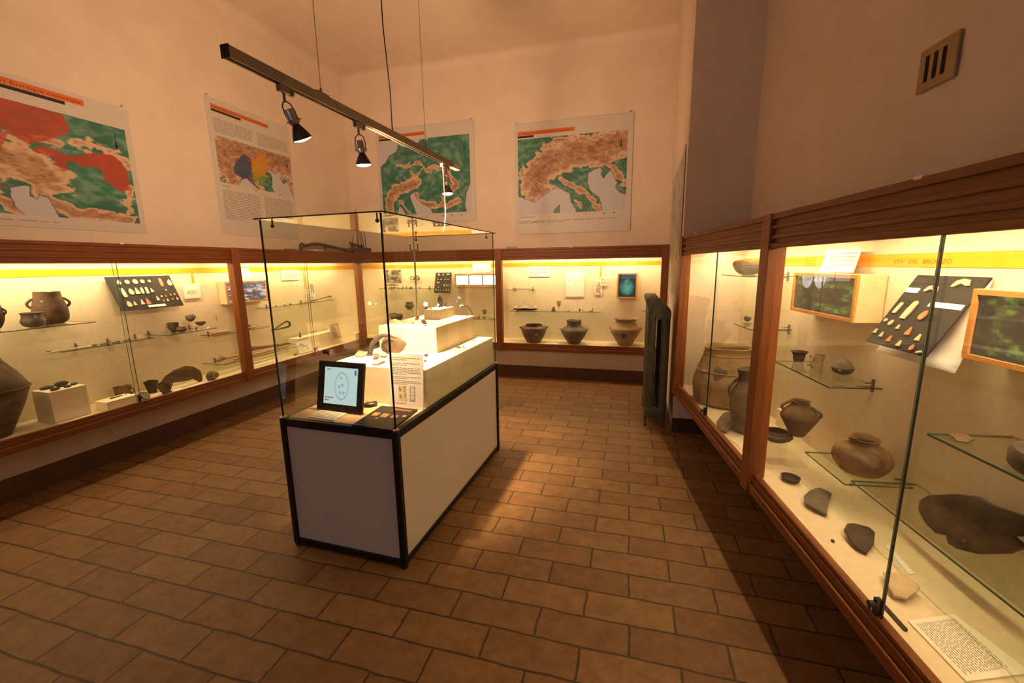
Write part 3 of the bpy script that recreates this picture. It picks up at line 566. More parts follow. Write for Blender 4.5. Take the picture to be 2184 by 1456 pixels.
block('lowest and largest of the three stepped cream plinths in the glass case', -.715, -.030, .375, 1.515, DK, Z1)
block('middle stepped cream plinth in the glass case, under the smallest block', -.640, -.185, .82, 1.50, Z1, Z2)
block('smallest top cream block of the stepped plinths in the glass case', -.485, -.345, 1.20, 1.45, Z2, Z3)
# ------------------------------------------------------------------ vessels
def vessel_prof(outer, th):
    """outer profile in fractions -> closed wall with an inside"""
    inn = [(max(r-th, .001), z + (th if k == 0 else 0)) for k, (r, z) in enumerate(outer)]
    return [(.001, outer[0][1])] + outer + [(outer[-1][0]-th*.4, outer[-1][1]+th*.25)] + inn[::-1] + [(.001, outer[0][1]+th)]
def smooth_prof(pts, k=4):
    o = []; n = len(pts)
    for i in range(n-1):
        p0, p1, p2, p3 = pts[max(i-1, 0)], pts[i], pts[i+1], pts[min(i+2, n-1)]
        for q in range(k):
            t_ = q/k; o.append(tuple(.5*((2*p1[c]) + (-p0[c]+p2[c])*t_ + (2*p0[c]-5*p1[c]+4*p2[c]-p3[c])*t_*t_ + (-p0[c]+3*p1[c]-3*p2[c]+p3[c])*t_**3) for c in (0, 1)))
    o.append(pts[-1]); return o
def vessel(name, label, cat, g, prof, mat, handles=(), lugs=(), group=None, th=.05, wob=.008, rim=0.0, tilt=(0, 0), rot=0, bands=(), patch=None, sharp=False):
    """g = x, y, z, radius, height; prof in units of radius / height; handles = (angle, z0, z1, reach)"""
    x, y, z, r, h = g; T = thing(name, label, cat, (x, y, z), rot, group)
    if tilt != (0, 0): T.rotation_euler = (tilt[0], tilt[1], rot)
    out = [(a*r, b*h) for a, b in prof]; out = out if sharp else smooth_prof(out)
    seg = 48 if r > .05 else 28
    MB().lathe(vessel_prof(out, max(th*r, .003)), seg, wob, rnd.random()*6, rimw=rim*h).build('body', mat, T, smooth=True)
    def rad_at(zz):
        for (a0, b0), (a1, b1) in zip(out[:-1], out[1:]):
            if min(b0, b1) <= zz <= max(b0, b1) and abs(b1-b0) > 1e-6: return a0+(a1-a0)*(zz-b0)/(b1-b0)
        return out[-1][0]
    for (ang, za, zb, reach) in handles:
        ra, rb = rad_at(za*h), rad_at(zb*h); P = []
        for k in range(11):
            q = k/10; rr = ra+(rb-ra)*q; zz = za*h+(zb-za)*h*q; bulge = math.sin(PI*q)**.7*reach*r
            P.append(((rr+bulge-.02*r)*math.cos(ang), (rr+bulge-.02*r)*math.sin(ang), zz + (.12*reach*r*math.sin(2*PI*q))))
        MB().tube(P, .085*r, 10, 1.6).build('handle', mat, T, smooth=True)
    for (ang, zz, s_) in lugs:
        rr = rad_at(zz*h); MB().blob(((rr+.01*r)*math.cos(ang), (rr+.01*r)*math.sin(ang), zz*h), (s_*r, s_*r*1.2, s_*r*.8), 12, 8, .05).build('lug', mat, T, smooth=True)
    for (zz, amp) in bands:
        rr = rad_at(zz*h); P = [((rr+.004*r)*math.cos(2*PI*k/48), (rr+.004*r)*math.sin(2*PI*k/48), zz*h) for k in range(49)]
        MB().tube(P, amp*r, 8, cap=False).build('cordon', mat, T, smooth=True)
    if patch:
        pm, ang, zz, s_ = patch; mb = MB(); rr = rad_at(zz*h)
        n = 12; c = len(mb.v); pts = []
        for k in range(n):
            a = 2*PI*k/n; q = s_*(1+.25*math.sin(3*a+1)); az = ang + q*r*math.cos(a)/rr; z2 = min(max(zz*h + q*r*math.sin(a), .02*h), .97*h); r2 = rad_at(z2)+.0025
            pts.append((r2*math.cos(az), r2*math.sin(az), z2))
        mb.v = [((rr+.004)*math.cos(ang), (rr+.004)*math.sin(ang), zz*h)] + pts; mb.f = [(0, k+1, (k+1) % n+1) for k in range(n)]
        mb.build('restored_patch', pm, T, smooth=True)
    return T
HP = PI/2
BOWL = [(.50, 0), (.72, .25), (.93, .60), (1.0, .78), (.95, .87), (.66, .93), (.66, 1.0)]
JAR = [(.38, 0), (.55, .12), (.92, .38), (1.0, .55), (.82, .72), (.60, .80), (.58, .92), (.66, 1.0)]
NECKED = [(.40, 0), (.56, .12), (.95, .44), (1.0, .56), (.80, .70), (.72, .80), (.70, .93), (.78, 1.0)]
CUP = [(.50, 0), (.62, .2), (.74, .5), (.80, .75), (1.0, 1.0)]
ROUND = [(.30, 0), (.62, .1), (.93, .38), (1.0, .62), (.90, .88), (.84, 1.0)]
BICONE = [(.36, 0), (.5, .12), (.8, .38), (1.0, .60), (.78, .78), (.5, .95), (.46, 1.0)]
# back case: the three round pots
vessel('clay_pot', 'low wide brown pot with shut-in rim, left of the three pots in the back case', 'pot', (-1.325, 5.970, 0.470, 0.189, 0.260), BOWL, 'clay_brown', lugs=((-2.93, .84, .11), (.2, .84, .11)), wob=.012, patch=('clay_pale', -1.15, .55, .07))
vessel('clay_pot', 'dark grey necked pot, middle of the three pots in the back case', 'pot', (-0.735, 5.970, 0.470, 0.179, 0.334), [(.38, 0), (.62, .15), (.94, .42), (1.0, .56), (.86, .68), (.60, .76), (.56, .9), (.62, 1.0)], 'clay_grey', lugs=((.12, .60, .10), (-3.02, .60, .10)), bands=((.60, .03),), rim=.008)
vessel('clay_pot', 'pale lugged pot with a dark round hole, right of the three back case pots', 'pot', (-0.027, 5.970, 0.470, 0.204, 0.374), [(.42, 0), (.58, .14), (.88, .42), (1.0, .58), (.92, .68), (.68, .82), (.66, .92), (.76, 1.0)], 'clay_buff', lugs=((.0, .64, .11), (3.14, .64, .11)), bands=((.64, .02),), rim=.01, patch=('clay_dark', -1.65, .42, .17))
# left case: big urn, upper shelf jars, small cups
vessel('clay_urn', 'huge dark double-cone urn at the left edge of the left case', 'urn', (-4.240, 1.717, ZFL, .215, .56), BICONE, 'clay_brown', bands=((.60, .018),), sharp=True, wob=.006)
vessel('clay_jar', 'brown jar with two loop handles on the upper left glass shelf', 'jar', (-4.300, 2.177, 1.206, 0.100, 0.243), [(.62, 0), (.92, .1), (1.0, .28), (.98, .48), (.84, .72), (.76, .88), (.74, 1.0)], 'clay_brown', handles=((-2.03, .52, .80, .26), (1.11, .52, .80, .26)), rim=.01)
vessel('clay_bowl', 'small grey handled bowl in front of the jar on the upper left shelf', 'bowl', (-4.170, 2.005, 1.206, 0.066, 0.106), [(.35, 0), (.80, .12), (1.0, .40), (.86, .66), (.84, .86), (.92, 1.0)], 'clay_grey', handles=((-.2, .35, .85, .22),))
vessel('clay_jar', 'dark jar cut by the left edge of the photo, on the upper left shelf', 'jar', (-4.250, 1.830, 1.206, 0.069, 0.176), ROUND, 'clay_dark', handles=((.9, .6, .85, .2),))
vessel('clay_bowl', 'low brown bowl with a ring handle behind the long white box', 'bowl', (-4.340, 2.572, 0.470, 0.064, 0.109), [(.75, 0), (.9, .3), (.86, .6), (1.0, 1.0)], 'clay_patch', handles=((.9, .35, .85, .3),), rim=.03)
vessel('clay_cup', 'dark flared cup on the floor of the left case, left of the handled bowl', 'cup', (-4.280, 2.768, 0.470, 0.056, 0.110), [(.55, 0), (.72, .4), (.85, .75), (1.0, 1.0)], 'clay_dark', rim=.02)
vessel('clay_bowl', 'round brown bowl with a small lug beside the dark flared cup', 'bowl', (-4.120, 2.773, 0.470, 0.051, 0.105), [(.30, 0), (.70, .2), (1.0, .6), (.92, .82), (.98, 1.0)], 'clay_brown', handles=((1.2, .6, .95, .16), (-1.9, .6, .95, .16)))
S3 = 1.005
vessel('clay_cup', 'dark cup with a side handle, leftmost on the small cup shelf', 'cup', (-4.260, 3.034, 1.005, 0.044, 0.090), [(.50, 0), (.85, .35), (.95, .65), (1.0, 1.0)], 'clay_dark', handles=((-1.9, .4, .95, .3),))
vessel('clay_cup', 'small ball-shaped bowl at the front of the small cup shelf', 'bowl', (-4.160, 3.034, 1.005, 0.043, 0.051), ROUND, 'clay_brown')
vessel('clay_cup', 'small tilted cup raised on a clear stand above the cup shelf', 'cup', (-4.260, 3.219, 1.085, 0.040, 0.066), [(.35, 0), (.85, .3), (1.0, .6), (.86, 1.0)], 'clay_grey', handles=((1.0, .3, .8, .2),), tilt=(.1, -.15))
vessel('clay_cup', 'lugged cup on a clear stand at the right end of the cup shelf', 'cup', (-4.220, 3.274, 1.035, 0.044, 0.037), [(.35, 0), (.75, .35), (.95, .8), (1.0, 1.0)], 'clay_brown', handles=((1.3, .45, .85, .25),))
# back case left bay
vessel('clay_jar', 'small grey jar with flared neck in the back case, left of the thin pole', 'jar', (-3.335, 5.980, 0.925, 0.072, 0.117), NECKED, 'clay_grey', rim=.01)
vessel('clay_cup', 'small grey cup behind the top block of the plinths', 'cup', (-2.697, 5.980, 0.965, 0.036, 0.053), ROUND, 'clay_grey')
vessel('clay_bowl', 'small dark hanging bowl in the back case near the middle post', 'bowl', (-2.084, 5.980, 0.875, 0.039, 0.064), ROUND, 'clay_grey')
vessel('clay_cup', 'tiny dark bowl on the low glass shelf behind the gooseneck lamp', 'bowl', (-2.188, 5.980, 0.803, 0.028, 0.014), ROUND, 'clay_dark')
vessel('clay_cup', 'tiny dark bowl at the right end of the low glass shelf, by the middle post', 'bowl', (-2.094, 5.980, 0.803, 0.025, 0.023), ROUND, 'clay_dark')
vessel('clay_bowl', 'flat grey bowl low in the back case, seen over the left plinth edge', 'bowl', (-3.637, 5.980, 0.765, 0.065, 0.094), ROUND, 'clay_grey')
vessel('clay_bowl', 'flat dark bowl low in the back case, below the flared grey jar', 'bowl', (-3.498, 5.930, 0.765, 0.057, 0.094), ROUND, 'clay_dark')
# right case
vessel('clay_urn', 'large tan urn with cordons, far end of the right wall case', 'urn', (0.778, 3.628, .470, 0.238, 0.461), [(.72, 0), (.95, .06), (1.0, .25), (1.0, .42), (.86, .66), (.74, .84), (.70, .93), (.74, 1.0)], 'clay_buff', bands=((.60, .022), (.88, .022)), lugs=((-2.6, .60, .09), (2.2, .60, .09)), rim=.006, wob=.006, patch=('clay_grey', -2.0, .62, .20), th=.06)
vessel('clay_jar', 'dark handled jar in front of the large tan urn', 'jar', (0.788, 2.984, 0.470, 0.111, 0.435), [(.45, 0), (.75, .10), (.98, .36), (1.0, .50), (.88, .66), (.66, .77), (.60, .86), (.74, 1.0)], 'clay_grey', handles=((2.9, .55, .84, .26), (-.3, .55, .84, .26)), th=.06)
vessel('clay_cup', 'small dark cup alone on the middle glass shelf beside the right case post', 'cup', (0.878, 3.556, 1.145, 0.025, 0.035), [(.35, 0), (.85, .3), (1.0, .62), (.9, 1.0)], 'clay_dark', handles=((.3, .4, .95, .2),), tilt=(.0, .2))
SF = .995
vessel('clay_cup', 'dark flared cup, leftmost on the three-vessel glass shelf', 'cup', (1.006, 2.856, 0.998, 0.047, 0.059), [(.52, 0), (.60, .2), (.66, .55), (.76, .8), (1.0, 1.0)], 'clay_dark')
vessel('clay_cup', 'tan cup with a broad handle, middle of the three-vessel glass shelf', 'cup', (1.029, 2.668, 0.998, 0.037, 0.077), [(.70, 0), (.82, .3), (.80, .6), (1.0, 1.0)], 'clay_tan', handles=((-2.5, .15, .95, .45),))
vessel('footed_vessel', 'dark pointed vessel on stubby feet, right end of the three-vessel shelf', 'vessel', (1.058, 2.440, 1.028, 0.047, 0.079), [(.30, 0), (.80, .12), (1.0, .38), (.92, .52), (.60, .8), (.30, .95), (.18, 1.0)], 'clay_grey', lugs=((-2.2, .3, .16), (.6, .36, .14), (-1.2, .3, .14)))
AMPH = vessel('clay_amphora', 'brown two-handled amphora on a clear stand in the right case', 'amphora', (0.925, 2.535, 0.648, 0.090, 0.197), [(.30, 0), (.42, .03), (.86, .40), (1.0, .55), (.82, .72), (.52, .86), (.46, .93), (.52, 1.0)], 'clay_brown', handles=((2.9, .70, .97, .24), (-.35, .58, .86, .28)), sharp=False)
vessel('ribbed_bowl', 'dark ribbed bowl on a clear stand just right of the case post', 'bowl', (0.832, 2.553, 0.595, 0.077, 0.062), [(.35, 0), (.62, .10), (.90, .38), (1.0, .55), (.98, .68), (.84, .78), (.80, .88), (.72, 1.0)], 'clay_dark', bands=((.35, .025), (.55, .03)), handles=((2.2, .75, 1.0, .22),), th=.07)
vessel('clay_pot', 'large globular dark pot with wide mouth on the low glass shelf', 'pot', (1.053, 2.153, 0.632, 0.112, 0.173), [(.42, 0), (.70, .08), (.94, .30), (1.0, .48), (.86, .68), (.58, .78), (.48, .86), (.56, 1.0)], 'clay_patch', rim=.012, wob=.012, th=.06, patch=('clay_red', -2.9, .35, .2))
vessel('small_dish', 'small dark almond-shaped dish on the case floor, near the right case post', 'dish', (0.842, 2.327, 0.470, 0.045, 0.026), [(.40, 0), (.70, .15), (.90, .55), (1.0, 1.0)], 'clay_dark', th=.14, wob=.05)
vessel('boat_bowl', 'grey boat-shaped bowl on the highest glass shelf of the right wall', 'bowl', (0.858, 3.547, 1.497, 0.107, 0.103), [(.35, 0), (.70, .2), (.95, .6), (1.0, .8), (.96, 1.0)], 'clay_grey', handles=((.2, .7, 1.0, .15),), wob=.03, rim=.05)
# goblet in the back case
vessel('glass_goblet', 'tiny pale goblet on the glass shelf above the middle pot', 'goblet', (-0.956, 5.980, 0.930, 0.033, 0.152), [(.6, 0), (.25, .12), (.15, .4), (.8, .6), (1.0, .8), (.9, 1.0)], 'clay_pale')
# ------------------------------------------------------------------ glass shelves
def shelf(label, side, pa, pb, dw, z, brackets=(.12, .88), mat='shelf_glass', th=.006):
    """pa, pb: ends of the front edge; dw: width towards the wall"""
    a, b = Vector((pa[0], pa[1], 0)), Vector((pb[0], pb[1], 0)); r_ = Vector((math.cos(ROT[side]), math.sin(ROT[side]), 0)); W = (b-a).dot(r_)
    T = thing('glass_shelf', label, 'shelf', (a.x, a.y, z), ROT[side]); MB().box(0, W, 0, dw, -th, 0).build('shelf_pane', mat, T)
    MB().box(-.0006, W+.0006, -.0022, 0, -th, 0).box(-.002, 0, 0, dw, -th, 0).box(W, W+.002, 0, dw, -th, 0).build('shelf_edge', 'glass_edge', T)
    for q in brackets: MB().box(W*q-.004, W*q+.004, dw-.075, dw, -th-.010, -th).box(W*q-.004, W*q+.004, dw-.012, dw, -.035, .028).box(W*q-.004, W*q+.004, dw-.04, dw, .006, .012).build('shelf_bracket', 'steel', T)
    return T
bl = XW + .024; bb = YW - .024
shelf('upper left glass shelf holding the two-handled brown jar', 'L', (-4.09, 1.30), (-4.09, 2.33), abs(bl+4.09), 1.205)
shelf('long glass shelf with small dark tools below the left flint panel', 'L', (-4.24, 2.17), (-4.24, 2.83), abs(bl+4.24), .985, (.28, .62))
shelf('glass shelf holding four small cups in the left case', 'L', (-4.11, 2.865), (-4.11, 3.36), abs(bl+4.11), 1.004, (.1, .9))
shelf('glass shelf with reddish bone tools beside the left case post', 'L', (-4.22, 3.42), (-4.22, 4.12), abs(bl+4.22), .905)
shelf('glass shelf with long bones low beside the left case post', 'L', (-4.13, 3.40), (-4.13, 4.55), abs(bl+4.13), .60)
shelf('thin glass shelf with tiny finds above the black hook', 'L', (-4.26, 4.17), (-4.26, 5.40), abs(bl+4.26), 1.125, (.12, .6))
shelf('glass shelf of green bronze bits under the small photo', 'B', (-3.881, 6.0), (-2.980, 6.0), bb-6.0, 1.252)
shelf('low glass shelf with tiny bowls, left of the middle post of the back case', 'B', (-2.309, 5.93), (-1.90, 5.93), bb-5.93, .80)
shelf('short glass shelf with one thin rod high in the back case', 'B', (-1.770, 6.10), (-1.359, 6.10), bb-6.10, 1.233, (.25, .93))
shelf('glass shelf holding the necklaces and goblet above the three pots', 'B', (-1.683, 5.95), (-0.368, 5.95), bb-5.95, .928, (.05, .45, .9))
shelf('short glass shelf partly hidden by the radiator', 'B', (0.177, 5.95), (.43, 5.95), bb-5.95, .955, (.5,))
def rs(o, t):  # point on a line parallel to the right wall, o behind the case front, t along it
    p = NR*(RCF+o) + SR*t; return (p.x, p.y)
shelf('highest glass shelf on the right wall under the boat-shaped bowl', 'R', rs(.22, -3.62), rs(.22, -3.08), .28, 1.495)
shelf('middle right glass shelf with one small dark cup', 'R', rs(.24, -3.33), rs(.24, -3.03), .26, 1.142, (.9,))
shelf('green-edged glass shelf of three dark and tan vessels', 'R', rs(.27, -2.72), rs(.27, -2.15), .23, .996, (.1, .9))
shelf('low glass shelf under the large globular pot', 'R', rs(.235, -2.22), rs(.235, -1.895), .265, .630, (.85,))
shelf('right glass shelf carrying the thick dark disc', 'R', rs(.25, -1.545), rs(.25, -.60), .25, 1.012, (.9,), th=.008)
shelf('low glass plate under the big broken dish', 'R', rs(.25, -1.88), rs(.25, -.80), .25, .655, (.9,))
# ------------------------------------------------------------------ cards, boxes, lit pictures
def card(name, label, cat, side, g, rows=0, mat='white_card', th=.004, fn=None, tilt=0, seed=1, border=0, res=(40, 40), group=None):
    (x, y, z), W, H = g; T = thing(name, label, cat, (x, y, z), ROT[side], group)
    MB().box(-W/2, W/2, -th/2, th/2, -H/2, H/2).build('sheet', mat, T)
    if rows: lines(MB(), -W*.42, H*.40, W*.84, H*.8, rows, -th/2, seed).build('printed_lines', 'grey_ink', T)
    if fn: picture('picture', fn, W-2*border, H-2*border, res[0], res[1], T, 'print', -th/2-.0008, -W/2+border, -H/2+border)
    if tilt: T.rotation_euler = (tilt, 0, ROT[side])
    return T
def f_photo(seed, lo=(.05, .045, .04), hi=(.75, .70, .62), k=3.0, cells=5):
    def fn(U, V):
        n = fbm(U, V, cells, seed, 5); return mixc(np.zeros(U.shape+(3,))+np.array(lo), hi, np.clip((n-.36)*k, 0, 1))
    return fn
def f_green(seed, panes=2, top=True):   # dim transparencies
    def fn(U, V):
        n = fbm(U, V, 9, seed, 4); n2 = fbm(U, V, 22, seed+4, 3); C = np.zeros(U.shape+(3,))+np.array((.045, .035, .022))
        C = mixc(C, (.075, .09, .03), np.clip((n-.40)*5, 0, 1)); C = mixc(C, (.22, .34, .05), np.clip((n-.60)*7, 0, 1)*.8*np.clip(n2*2-.4, 0, 1))
        if top:
            s_ = (np.hypot((U-.22)*3.2, V-.02) < .33) | (np.hypot((U-.45)*3.2, V-.0) < .33); C = mixc(C, (.62, .62, .60), s_*np.clip(n2+.3, 0, 1))  # pale arches: window reflections painted into the picture
        g = np.abs((U*panes) % 1-.5) > .475; C[g] = (.03, .026, .022); C[(V > .94)] = (.05, .045, .03)
        return C
    return fn
def f_statue(U, V):
    n = fbm(U, V, 8, 77, 4); C = np.zeros(U.shape+(3,))+np.array((.010, .028, .022)); b = np.maximum(0, 1-np.hypot((U-.5)*2.2, (V-.58)*2.6)); h = (np.hypot((U-.5)*4.5, (V-.28)*5) < .5)
    C = mixc(C, (.09, .34, .26), np.clip(b*2.2*(n+.15), 0, 1)); C = mixc(C, (.18, .40, .10), h*n); return C
def f_lit3(U, V):
    p = (U*3) % 1; q = np.minimum(np.minimum(p, 1-p)*2.2, np.minimum(V, 1-V)*1.6); n = fbm(U, V, 8, 5, 4)
    C = np.zeros(U.shape+(3,))+np.array((.78, .84, .86)); C = mixc(C, (.25, .33, .38), np.clip((n-.60)*6, 0, 1)); return np.where((q < .09)[..., None], np.array((.03, .03, .03)), C)
def f_dig(U, V):
    n = fbm(U, V, 7, 41, 5); n2 = fbm(U*.5+V*.5, V, 16, 4, 3); C = mixc(np.zeros(U.shape+(3,))+np.array((.10, .075, .07)), (.72, .64, .58), np.clip((n*.6+n2*.5-.5)*5, 0, 1))
    C = mixc(C, (.25, .22, .36), (V < .12)*1.0*np.clip(n, 0, 1)); C[np.abs((U*3) % 1-.02) < .02] = (.05, .04, .035); return C
def lightbox(label, side, g, D, fn, pm, res=(90, 60), sidemat='box_wood', depth_to=None):
    (x, y, z), W, H = g; T = thing('picture_light_box', label, 'light box', (x, y, z), ROT[side]); f = .018
    MB().box(-W/2, W/2, .008, D, -H/2, H/2).build('box_body', sidemat, T, bevel=.002)
    mb = MB(); mb.box(-W/2, W/2, -.004, .008, H/2-f, H/2); mb.box(-W/2, W/2, -.004, .008, -H/2, -H/2+f); mb.box(-W/2, -W/2+f, -.004, .008, -H/2+f, H/2-f); mb.box(W/2-f, W/2, -.004, .008, -H/2+f, H/2-f)
    mb.build('frame', 'pale_wood', T, bevel=.0015)
    picture('picture', fn, W-2*f, H-2*f, res[0], res[1], T, pm, .0045, -W/2+f, -H/2+f)
    return T
YBK = YW - .024; XBK = XW + .024
lightbox('wooden light box with a strip of black-and-white dig photos in the left case', 'L', ((-4.320, 3.972, 1.334), 0.557, 0.249), .11, f_dig, 'lit_print')
card('caption_card', 'blank white card leaning on top of the dig photo light box', 'card', 'L', ((-4.330, 3.910, 1.542), 0.264, 0.128), th=.004, tilt=-.12)
lightbox('long light box with three bright white pictures in the back case', 'B', ((-2.266, 6.120, 1.375), 0.693, 0.199), .10, f_lit3, 'bright_print', (120, 40))
card('caption_card', 'white card standing on the three-picture light box', 'card', 'B', ((-2.166, 6.130, 1.554), 0.286, 0.133), tilt=-.1)
lightbox('small upright light box with a glowing green figure in the back case', 'B', ((-0.024, 6.120, 1.284), 0.271, 0.350), .10, f_statue, 'lit_print', (50, 70))
lightbox('light box with two green excavation photos high in the right case', 'R', ((1.001, 2.648, 1.413), 0.588, 0.228), .125, f_green(3), 'lit_print', (110, 70))
card('caption_card', 'white card leaning above the two-photo green light box', 'card', 'R', ((1.080, 2.667, 1.592), 0.292, 0.123), rows=5, tilt=-.22)
lightbox('light box with one green leaf photo, cut by the right edge of the photo', 'R', ((1.134, 1.590, 1.379), .36, .235), .125, f_green(13, 1, False), 'lit_print', (90, 60))
card('picture_card', 'small white card with a green sketch under the yellow tab', 'card', 'L', ((-4.425, 3.394, 1.376), 0.178, 0.146), fn=lambda U, V: mixc(np.zeros(U.shape+(3,))+.86, (.45, .50, .10), ((V > .4) & (V < .72) & (U > .2) & (U < .85))*np.clip(fbm(U, V, 7, 2, 3)*2-.4, 0, 1)), th=.006)
card('text_card', 'white printed card at the top of the corner case, right of the dig photos', 'card', 'L', ((-4.428, 4.772, 1.506), 0.315, 0.131), rows=4)
card('picture_card', 'small white card with a drawing, upper one on the corner yellow tab', 'card', 'L', ((-4.425, 5.148, 1.263), 0.094, 0.228), fn=f_photo(8, (.9, .88, .82), (.35, .36, .30), 6, 4), th=.005, border=.008)
card('picture_card', 'small white card with an orange drawing, lower one on the corner yellow tab', 'card', 'L', ((-4.420, 5.051, 1.216), 0.073, 0.146), fn=f_photo(9, (.9, .88, .82), (.6, .35, .12), 6, 4), th=.005, border=.008)
card('photo_print', 'dark black-and-white photograph pinned in the back case by the corner', 'photo', 'B', ((-3.722, 6.220, 1.448), 0.276, 0.198), fn=f_photo(12, (.05, .045, .03), (.50, .45, .32), 3.2, 4), th=.005, res=(60, 50))
card('text_card', 'wide white text card under the yellow stripe in the back case', 'card', 'B', ((-1.293, 6.220, 1.490), 0.327, 0.151), rows=4, seed=4)
card('map_card', 'tall white card with a faint river map in the back case', 'card', 'B', ((-0.762, 6.220, 1.298), 0.273, 0.360), fn=lambda U, V: mixc(np.zeros(U.shape+(3,))+np.array((.90, .86, .80)), (.60, .55, .50), (np.abs(fbm(U, V, 5, 31, 3)-.5) < .012)*1.0), th=.006, res=(70, 90), border=.006)
card('picture_card', 'small white card with a tool drawing, left of the pair below the yellow tab', 'card', 'B', ((-0.424, 6.215, 1.257), 0.106, 0.208), fn=f_photo(17, (.9, .87, .8), (.4, .33, .2), 8, 4), border=.012)
card('picture_card', 'smaller white card with an oval find, right of the pair under the yellow tab', 'card', 'B', ((-0.353, 6.210, 1.344), 0.092, 0.126), fn=f_photo(19, (.9, .87, .8), (.7, .5, .2), 8, 4), border=.012)
card('text_card', 'faint white card on the far end of the right case back wall', 'card', 'R', ((0.817, 5.080, 1.348), 0.535, 0.263), rows=9, mat='cream_card', seed=6)
card('drawing_card', 'white card with an ink drawing leaning low in the corner case', 'card', 'L', ((-4.180, 4.614, 0.561), 0.251, 0.169), fn=lambda U, V: mixc(np.zeros(U.shape+(3,))+np.array((.86, .82, .72)), (.12, .09, .06), ((np.abs(U-.5+.2*np.sin(V*7)) < .025) & (V > .2) & (V < .85))*1.0+((np.abs(V-.5+.3*(U-.5)) < .02) & (U > .3) & (U < .75))*1.0), th=.004, tilt=-.35, res=(60, 60))
card('picture_stand', 'brown printed picture panel leaning beside the corner case plinth', 'picture', 'L', ((-4.200, 5.270, 0.665), 0.206, 0.221), fn=f_photo(23, (.30, .17, .09), (.62, .44, .28), 3, 5), th=.008, tilt=-.2, res=(40, 60))
# flat cards on floors
def flatcard(name, label, cat, pts, z, mat='white_card', th=.004, rows=0, group=None):
    pts = [(p[0], p[1], 0) for p in pts]; c = sum((Vector(p) for p in pts), Vector((0, 0, 0)))/len(pts); T = thing(name, label, cat, (c.x, c.y, z), 0, group)
    MB().prism([(p[0]-c.x, p[1]-c.y) for p in pts], 0, th).build('sheet', mat, T)
    if rows:
        a, b, d = Vector(pts[0])-c, Vector(pts[1])-c, Vector(pts[3])-c; a.z = b.z = d.z = 0; u = (b-a); v = (d-a); L1, L2 = u.length, v.length
        M_ = Matrix(((u.x/L1, v.x/L2, 0, a.x), (u.y/L1, v.y/L2, 0, a.y), (0, 0, 1, th+.0004), (0, 0, 0, 1)))
        mb = MB(); r = random.Random(3)
        for k in range(rows):
            x = L1*.08
            while x < L1*.9: w_ = L1*r.uniform(.03, .1); e = min(x+w_, L1*.92); yy = L2*(.08+.84*(k+.5)/rows); mb.box(x, e, yy-L2/rows*.14, yy+L2/rows*.14, 0, .0004, M_); x = e+L1*.02
        mb.build('printed_lines', 'grey_ink', T)
    return T
flatcard('caption_card', 'white card lying before the white cube plinth in the left case', 'card', [(-4.05, 1.985), (-4.055, 2.17), (-4.125, 2.20), (-4.12, 1.99)], ZFL)
flatcard('caption_card', 'white card lying between the low pot and the dark pot in the back case', 'card', [(-1.125, 5.755, 0.470), (-0.918, 5.759, 0.470), (-0.953, 5.933, 0.470), (-1.139, 5.898, 0.470)], ZFL)
flatcard('caption_card', 'cream card lying at the far end of the right case floor', 'card', [(0.660, 2.836, 0.470), (0.701, 2.660, 0.470), (0.735, 2.655, 0.470), (0.815, 2.959, 0.470)], ZFL, 'cream_card')
flatcard('caption_card', 'large printed cream card on the right case floor, lower right corner of the photo', 'card', [(0.884, 1.434, 0.470), (0.913, 1.238, 0.470), (1.102, 1.312, 0.470), (1.040, 1.500, 0.470)], ZFL, 'cream_card', .006, 18)
flatcard('label_strip', 'narrow white label strip on the right case floor beside the glass joint', 'label', [(1.021, 1.848, 0.470), (1.013, 1.678, 0.470), (1.035, 1.686, 0.470), (1.040, 1.853, 0.470)], ZFL, 'white_card', .003)
flatcard('caption_card', 'small white card under the fragments at the left case front edge', 'card', [(-4.05, 2.72), (-4.05, 2.90), (-4.16, 2.93), (-4.15, 2.73)], ZFL)
flatcard('caption_card', 'white card below the big sherd on the left case floor', 'card', [(-4.04, 2.98), (-4.04, 3.28), (-4.12, 3.30), (-4.13, 3.0)], ZFL)
flatcard('caption_card', 'white card lying flat near the ink drawing in the corner case', 'card', [(-4.05, 4.68), (-4.05, 4.98), (-4.15, 5.02), (-4.15, 4.74)], ZFL)
flatcard('caption_card', 'small cream card lying flat at the front left of the glass case deck', 'card', [(-1.687, 1.832, 0.786), (-1.506, 1.816, 0.786), (-1.506, 1.927, 0.786), (-1.687, 1.941, 0.786)], DK, 'cream_card', .008, 5)
# boxes in the cases
def boxy(name, label, cat, side, c, sx, sy, sz, mat='cream_board', rot=0):
    T = MB().box(-sx/2, sx/2, -sy/2, sy/2, 0, sz).build(name, mat, None, bevel=.0015); T.location = c; T.rotation_euler = (0, 0, ROT[side]+rot); return tag(T, label, cat)
boxy('display_plinth', 'white cube plinth topped with dark stones, beside the huge urn', 'plinth', 'L', (-4.235, 2.10, ZFL), .225, .20, .245)
boxy('display_plinth', 'long low white box with a dark pin on top in the left case', 'plinth', 'L', (-4.145, 2.40, ZFL), .225, .14, .075)
boxy('display_plinth', 'pale low platform block in the far left corner case', 'plinth', 'L', (-4.30, 4.98, ZFL), .85, .16, .20)
boxy('display_plinth', 'small cream block in front of the corner post', 'plinth', 'L', (-4.10, 5.62, ZFL), .12, .08, .12)
boxy('display_plinth', 'cream block standing behind the dark handled jar', 'plinth', 'R', (1.08, 3.12, ZFL), .14, .10, .12)
